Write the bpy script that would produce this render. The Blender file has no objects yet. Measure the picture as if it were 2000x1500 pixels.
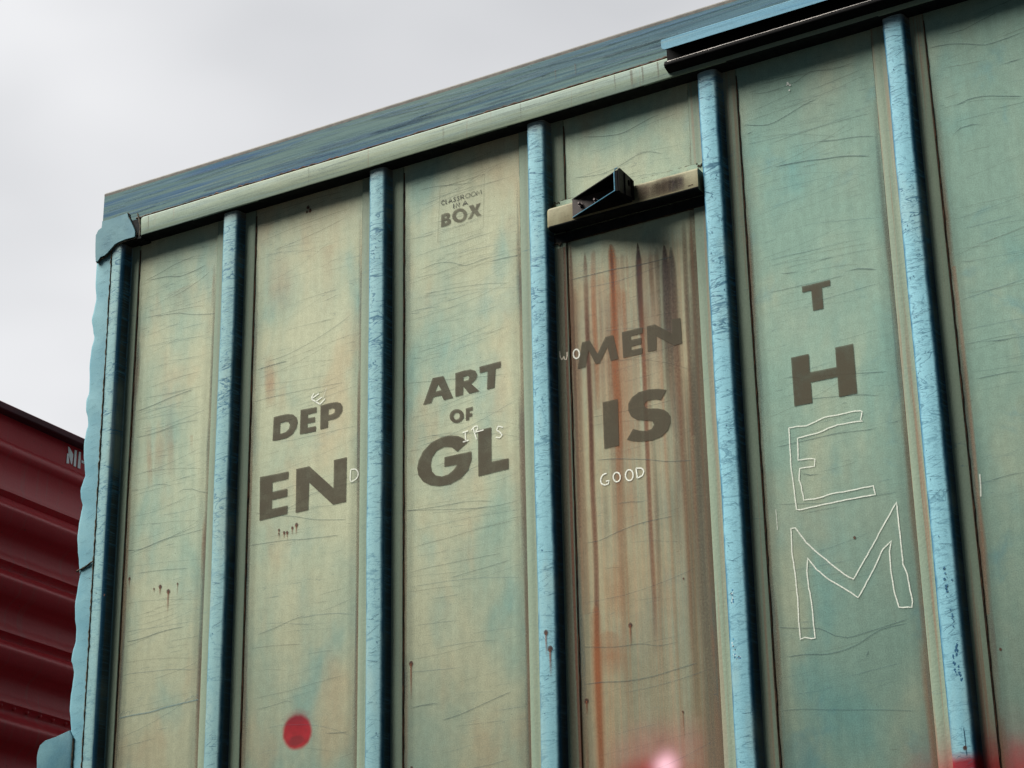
import bpy, math, random
from mathutils import Vector, Matrix
from mathutils.geometry import tessellate_polygon

# ------------------------------------------------------------------ camera, sky, sun, exposure
scene = bpy.context.scene
cam_d = bpy.data.cameras.new('camera'); cam = bpy.data.objects.new('camera', cam_d)
scene.collection.objects.link(cam); scene.camera = cam
cam_d.sensor_width = 36.0; cam_d.lens = 75.9075; cam_d.clip_start = 0.05; cam_d.clip_end = 3000
YAW, PIT, ROL = 0.516549008, 0.387886942, -0.0185534234
cy, sy, cp, sp, cr, sr = math.cos(YAW), math.sin(YAW), math.cos(PIT), math.sin(PIT), math.cos(ROL), math.sin(ROL)
f_ = Vector((-sy*cp, cy*cp, sp)); r_ = Vector((cy, sy, 0)); u_ = r_.cross(f_)
rr = cr*r_ + sr*u_; uu = -sr*r_ + cr*u_
cam.matrix_world = Matrix(((rr.x, uu.x, -f_.x, 0.0), (rr.y, uu.y, -f_.y, -5.51991), (rr.z, uu.z, -f_.z, 1.62), (0, 0, 0, 1)))

LIGHT = Vector((1.40, 1.0, -2.30)).normalized()          # the way the light travels
SUN_E, SUN_ANG, SUN_COL = 1.5, 38.0, (1.0, 0.965, 0.89)
EXPO = 2.75
sd = bpy.data.lights.new('sun', 'SUN'); sun = bpy.data.objects.new('sun', sd); scene.collection.objects.link(sun)
sd.energy = SUN_E; sd.angle = math.radians(SUN_ANG); sd.color = SUN_COL
sun.rotation_euler = LIGHT.to_track_quat('-Z', 'Y').to_euler(); sun.location = (-6, -12, 16)
elev = math.asin(-LIGHT.z); azim = math.atan2(-LIGHT.x, -LIGHT.y)

scene.view_settings.view_transform = 'Standard'; scene.view_settings.look = 'None'
scene.view_settings.gamma = 1.0; scene.view_settings.exposure = EXPO
scene.cycles.transparent_max_bounces = 40; scene.cycles.max_bounces = 6

W_ = bpy.data.worlds.new('World'); scene.world = W_; W_.use_nodes = True
def wn(t, **k):
    n = W_.node_tree.nodes.new(t)
    for a, b in k.items(): setattr(n, a, b)
    return n
W_.node_tree.nodes.clear(); wl = W_.node_tree.links.new
sky = wn('ShaderNodeTexSky', sky_type='NISHITA', sun_disc=False, sun_elevation=elev, sun_rotation=azim)
bg1 = wn('ShaderNodeBackground'); wl(sky.outputs[0], bg1.inputs[0]); bg1.inputs[1].default_value = 0.035
tc = wn('ShaderNodeTexCoord')
sx = wn('ShaderNodeVectorMath', operation='DOT_PRODUCT'); wl(tc.outputs['Generated'], sx.inputs[0]); sx.inputs[1].default_value = (-0.15, 0.98, 0.05)
mr = wn('ShaderNodeMapRange', interpolation_type='SMOOTHSTEP'); wl(sx.outputs['Value'], mr.inputs[0])
mr.inputs[1].default_value = 0.0; mr.inputs[2].default_value = 0.50
mp = wn('ShaderNodeMapping'); wl(tc.outputs['Generated'], mp.inputs[0]); mp.inputs['Scale'].default_value = (1.3, 1.3, 2.6)
mp.inputs['Rotation'].default_value = (0, 0.5, 0.3)
nz = wn('ShaderNodeTexNoise'); wl(mp.outputs[0], nz.inputs[0]); nz.inputs['Scale'].default_value = 2.4
nz.inputs['Detail'].default_value = 3.5; nz.inputs['Roughness'].default_value = 0.42
cr1 = wn('ShaderNodeValToRGB'); wl(nz.outputs[0], cr1.inputs[0])
cr1.color_ramp.elements[0].position = 0.28; cr1.color_ramp.elements[0].color = (0.098, 0.099, 0.1015, 1)
cr1.color_ramp.elements[1].position = 0.58; cr1.color_ramp.elements[1].color = (0.143, 0.143, 0.1445, 1)
mx = wn('ShaderNodeMix', data_type='RGBA'); wl(mr.outputs[0], mx.inputs[0])
mx.inputs[6].default_value = (0.0045, 0.0085, 0.0115, 1)       # sky darkened behind the camera to deepen the shadows
wl(cr1.outputs[0], mx.inputs[7])
bg2 = wn('ShaderNodeBackground'); wl(mx.outputs[2], bg2.inputs[0]); bg2.inputs[1].default_value = 0.97
ad = wn('ShaderNodeMixShader'); ad.inputs[0].default_value = 0.97
wl(bg1.outputs[0], ad.inputs[1]); wl(bg2.outputs[0], ad.inputs[2])
wo = wn('ShaderNodeOutputWorld'); wl(ad.outputs[0], wo.inputs[0])

# ------------------------------------------------------------------ traced data (metres on the car side: X along the car, Z up)
LET={2:[[[[-4.0652,4.296],[-4.0353,4.297],[-4.0067,4.2954],[-3.9844,4.2885],[-3.9701,4.2749],[-3.9659,4.2574],[-3.9704,4.2362],[-3.9857,4.219],[-4.0107,4.2097],[-4.0391,4.2089],[-4.0677,4.2109]],[[[-4.0376,4.2685],[-4.0186,4.2701],[-4.004,4.2659],[-3.9974,4.2546],[-4.0008,4.2409],[-4.0131,4.2313],[-4.0378,4.2297]]],1.0],[[[-3.9544,4.2994],[-3.8891,4.296],[-3.8893,4.2756],[-3.9243,4.2764],[-3.924,4.2625],[-3.8946,4.2618],[-3.8949,4.2431],[-3.9248,4.2439],[-3.9245,4.2284],[-3.8902,4.2278],[-3.8911,4.2094],[-3.956,4.2112]],[],1.0],[[[-3.8729,4.297],[-3.8406,4.2989],[-3.8096,4.2967],[-3.7923,4.2897],[-3.784,4.2758],[-3.7856,4.2581],[-3.7977,4.2425],[-3.8161,4.2371],[-3.8414,4.2374],[-3.8428,4.2125],[-3.8731,4.2122]],[[[-3.8402,4.2768],[-3.8229,4.2781],[-3.8142,4.2707],[-3.8165,4.2607],[-3.8263,4.2568],[-3.8405,4.2565]]],1.0],[[[-4.116,4.0905],[-3.9979,4.0876],[-3.9991,4.0612],[-4.0631,4.0611],[-4.0634,4.0274],[-4.0013,4.0275],[-4.0018,4.0005],[-4.0631,3.9992],[-4.0634,3.9678],[-3.9985,3.9681],[-4.0002,3.9389],[-4.1127,3.9354]],[],1.0],[[[-3.9668,4.0902],[-3.9139,4.0896],[-3.8156,3.9935],[-3.8155,4.0917],[-3.7649,4.0919],[-3.7657,3.9372],[-3.8171,3.9368],[-3.9139,4.0323],[-3.9148,3.9364],[-3.966,3.9363]],[],1.0]],3:[[[[-3.431,4.2995],[-3.3899,4.2974],[-3.3544,4.2135],[-3.3892,4.213],[-3.3985,4.2321],[-3.4289,4.2317],[-3.4372,4.2137],[-3.4683,4.2128]],[[[-3.4111,4.2735],[-3.4218,4.25],[-3.3984,4.2503]]],1.0],[[[-3.345,4.2972],[-3.313,4.2992],[-3.287,4.2977],[-3.2698,4.2896],[-3.2625,4.2746],[-3.2673,4.2596],[-3.2858,4.2477],[-3.2552,4.2155],[-3.2937,4.2153],[-3.3153,4.244],[-3.3167,4.2155],[-3.3457,4.2154]],[[[-3.315,4.2771],[-3.2988,4.2783],[-3.2919,4.272],[-3.2966,4.2634],[-3.3151,4.2627]]],1.0],[[[-3.2541,4.2994],[-3.174,4.3012],[-3.1761,4.2804],[-3.1943,4.2791],[-3.1999,4.2156],[-3.2273,4.2147],[-3.224,4.2778],[-3.2533,4.2768]],[],1.0],[[[-3.3172,4.1549],[-3.3149,4.1487],[-3.3145,4.1425],[-3.3158,4.1366],[-3.3188,4.1316],[-3.3233,4.1276],[-3.3291,4.1251],[-3.3357,4.1241],[-3.3426,4.1247],[-3.3494,4.1269],[-3.3557,4.1305],[-3.361,4.1354],[-3.3649,4.1411],[-3.3672,4.1472],[-3.3677,4.1535],[-3.3664,4.1594],[-3.3634,4.1644],[-3.3588,4.1684],[-3.353,4.171],[-3.3464,4.172],[-3.3395,4.1713],[-3.3326,4.1691],[-3.3264,4.1654],[-3.3211,4.1606]],[[[-3.3301,4.142],[-3.3321,4.1387],[-3.3352,4.1364],[-3.339,4.1354],[-3.3431,4.1359],[-3.3469,4.1378],[-3.35,4.1408],[-3.352,4.1447],[-3.3527,4.1489],[-3.352,4.1529],[-3.35,4.1563],[-3.3469,4.1586],[-3.3431,4.1595],[-3.339,4.159],[-3.3352,4.1571],[-3.3321,4.1541],[-3.3301,4.1502],[-3.3294,4.146]]],1.0],[[[-3.3069,4.1662],[-3.2805,4.1679],[-3.2812,4.1549],[-3.2932,4.1543],[-3.2933,4.1469],[-3.283,4.1473],[-3.2837,4.1354],[-3.2946,4.135],[-3.2959,4.1253],[-3.3073,4.1245]],[],1.0],[[[-3.3013,4.0503],[-3.3182,4.0679],[-3.3393,4.0796],[-3.3669,4.0863],[-3.4016,4.0866],[-3.4394,4.0748],[-3.4686,4.0527],[-3.4856,4.0245],[-3.4909,3.9993],[-3.4862,3.9737],[-3.4688,3.9495],[-3.4428,3.9325],[-3.4083,3.9222],[-3.3681,3.9207],[-3.3281,3.9326],[-3.3006,3.9551],[-3.2877,3.9878],[-3.2874,4.0163],[-3.3876,4.0165],[-3.3889,3.9839],[-3.3402,3.9826],[-3.3518,3.9683],[-3.3736,3.9554],[-3.3977,3.9529],[-3.4207,3.961],[-3.4357,3.978],[-3.4397,3.9997],[-3.4349,4.0249],[-3.4181,4.0441],[-3.3902,4.0522],[-3.3615,4.0458],[-3.3404,4.0264]],[],1.0],[[[-3.2627,4.0827],[-3.2134,4.0829],[-3.2146,3.967],[-3.152,3.9659],[-3.1533,3.9303],[-3.263,3.9271]],[],1.0],[[[-3.3953,4.8831],[-3.3803,4.8844],[-3.367,4.8827],[-3.3608,4.8769],[-3.3604,4.8681],[-3.3657,4.8609],[-3.3581,4.8543],[-3.357,4.8444],[-3.3638,4.8375],[-3.377,4.8359],[-3.3967,4.8366]],[[[-3.3811,4.8718],[-3.3748,4.8724],[-3.3739,4.8671],[-3.3811,4.8656]],[[-3.3817,4.8555],[-3.3732,4.8555],[-3.3721,4.8502],[-3.3822,4.8471]]],0.75],[[[-3.2978,4.8694],[-3.2954,4.8636],[-3.2944,4.8576],[-3.2948,4.8518],[-3.2967,4.8465],[-3.3,4.8419],[-3.3044,4.8383],[-3.3098,4.8359],[-3.3158,4.8347],[-3.3223,4.8348],[-3.3288,4.8363],[-3.3351,4.839],[-3.3408,4.8429],[-3.3456,4.8476],[-3.3493,4.8531],[-3.3518,4.859],[-3.3528,4.865],[-3.3523,4.8708],[-3.3504,4.8761],[-3.3472,4.8807],[-3.3427,4.8843],[-3.3373,4.8868],[-3.3312,4.888],[-3.3247,4.8878],[-3.3182,4.8863],[-3.3119,4.8836],[-3.3063,4.8797],[-3.3015,4.8749]],[[[-3.3083,4.8544],[-3.3101,4.8505],[-3.313,4.8475],[-3.3169,4.8459],[-3.3214,4.8458],[-3.3261,4.8472],[-3.3304,4.8499],[-3.334,4.8538],[-3.3364,4.8583],[-3.3376,4.8631],[-3.3373,4.8678],[-3.3356,4.8717],[-3.3326,4.8747],[-3.3287,4.8763],[-3.3242,4.8764],[-3.3195,4.875],[-3.3152,4.8722],[-3.3117,4.8684],[-3.3092,4.8639],[-3.308,4.859]]],0.75],[[[-3.2879,4.8876],[-3.27,4.8874],[-3.2635,4.8726],[-3.2574,4.8863],[-3.2415,4.8861],[-3.2544,4.8615],[-3.2398,4.8394],[-3.2564,4.8393],[-3.2664,4.854],[-3.2785,4.8377],[-3.2937,4.8376],[-3.2758,4.8615]],[],0.75]],4:[[[[-2.8796,4.2984],[-2.8524,4.2993],[-2.8261,4.2485],[-2.7967,4.2978],[-2.7691,4.2979],[-2.7538,4.2137],[-2.7815,4.2135],[-2.7913,4.2625],[-2.82,4.2142],[-2.8335,4.214],[-2.8573,4.2647],[-2.87,4.2121],[-2.8984,4.2123]],[],1.0],[[[-2.7389,4.3006],[-2.6671,4.3006],[-2.668,4.2809],[-2.7088,4.28],[-2.7087,4.2671],[-2.6729,4.2675],[-2.6732,4.2464],[-2.7086,4.2452],[-2.7091,4.2334],[-2.6705,4.2329],[-2.6714,4.2127],[-2.7382,4.2134]],[],1.0],[[[-2.6526,4.2998],[-2.6252,4.3008],[-2.5669,4.2557],[-2.5661,4.3042],[-2.537,4.3014],[-2.5359,4.216],[-2.5631,4.215],[-2.621,4.2587],[-2.6228,4.2128],[-2.6532,4.2143]],[],1.0],[[[-2.8148,4.0825],[-2.7617,4.0825],[-2.7639,3.9298],[-2.8146,3.9292]],[],1.0],[[[-2.5953,4.0764],[-2.6161,4.0471],[-2.6304,4.0524],[-2.6482,4.0549],[-2.6629,4.054],[-2.672,4.0466],[-2.6718,4.0362],[-2.6623,4.0298],[-2.6463,4.0261],[-2.627,4.022],[-2.608,4.0139],[-2.5941,4.0025],[-2.5874,3.9881],[-2.5878,3.968],[-2.597,3.9452],[-2.6186,3.9296],[-2.6511,3.9233],[-2.6897,3.9272],[-2.7154,3.934],[-2.7362,3.9429],[-2.7137,3.974],[-2.6945,3.9645],[-2.6689,3.9576],[-2.6509,3.9604],[-2.6423,3.9726],[-2.6482,3.9853],[-2.6738,3.9928],[-2.6995,4.0007],[-2.7185,4.0147],[-2.728,4.0365],[-2.7264,4.0598],[-2.7125,4.0773],[-2.6891,4.0889],[-2.6563,4.0909],[-2.624,4.0858]],[],1.0]],5:[[[[-2.1354,4.3079],[-2.0454,4.3079],[-2.0461,4.2892],[-2.0725,4.2891],[-2.0732,4.2219],[-2.1061,4.2215],[-2.1068,4.2883],[-2.1356,4.2882]],[],1.0],[[[-2.186,4.0894],[-2.1299,4.089],[-2.1302,4.0307],[-2.0473,4.0284],[-2.0464,4.0903],[-1.9906,4.0897],[-1.9908,3.9338],[-2.0468,3.9339],[-2.0465,3.9972],[-2.1298,3.9982],[-2.1298,3.9341],[-2.1861,3.9349]],[],1.0]]}
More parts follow.
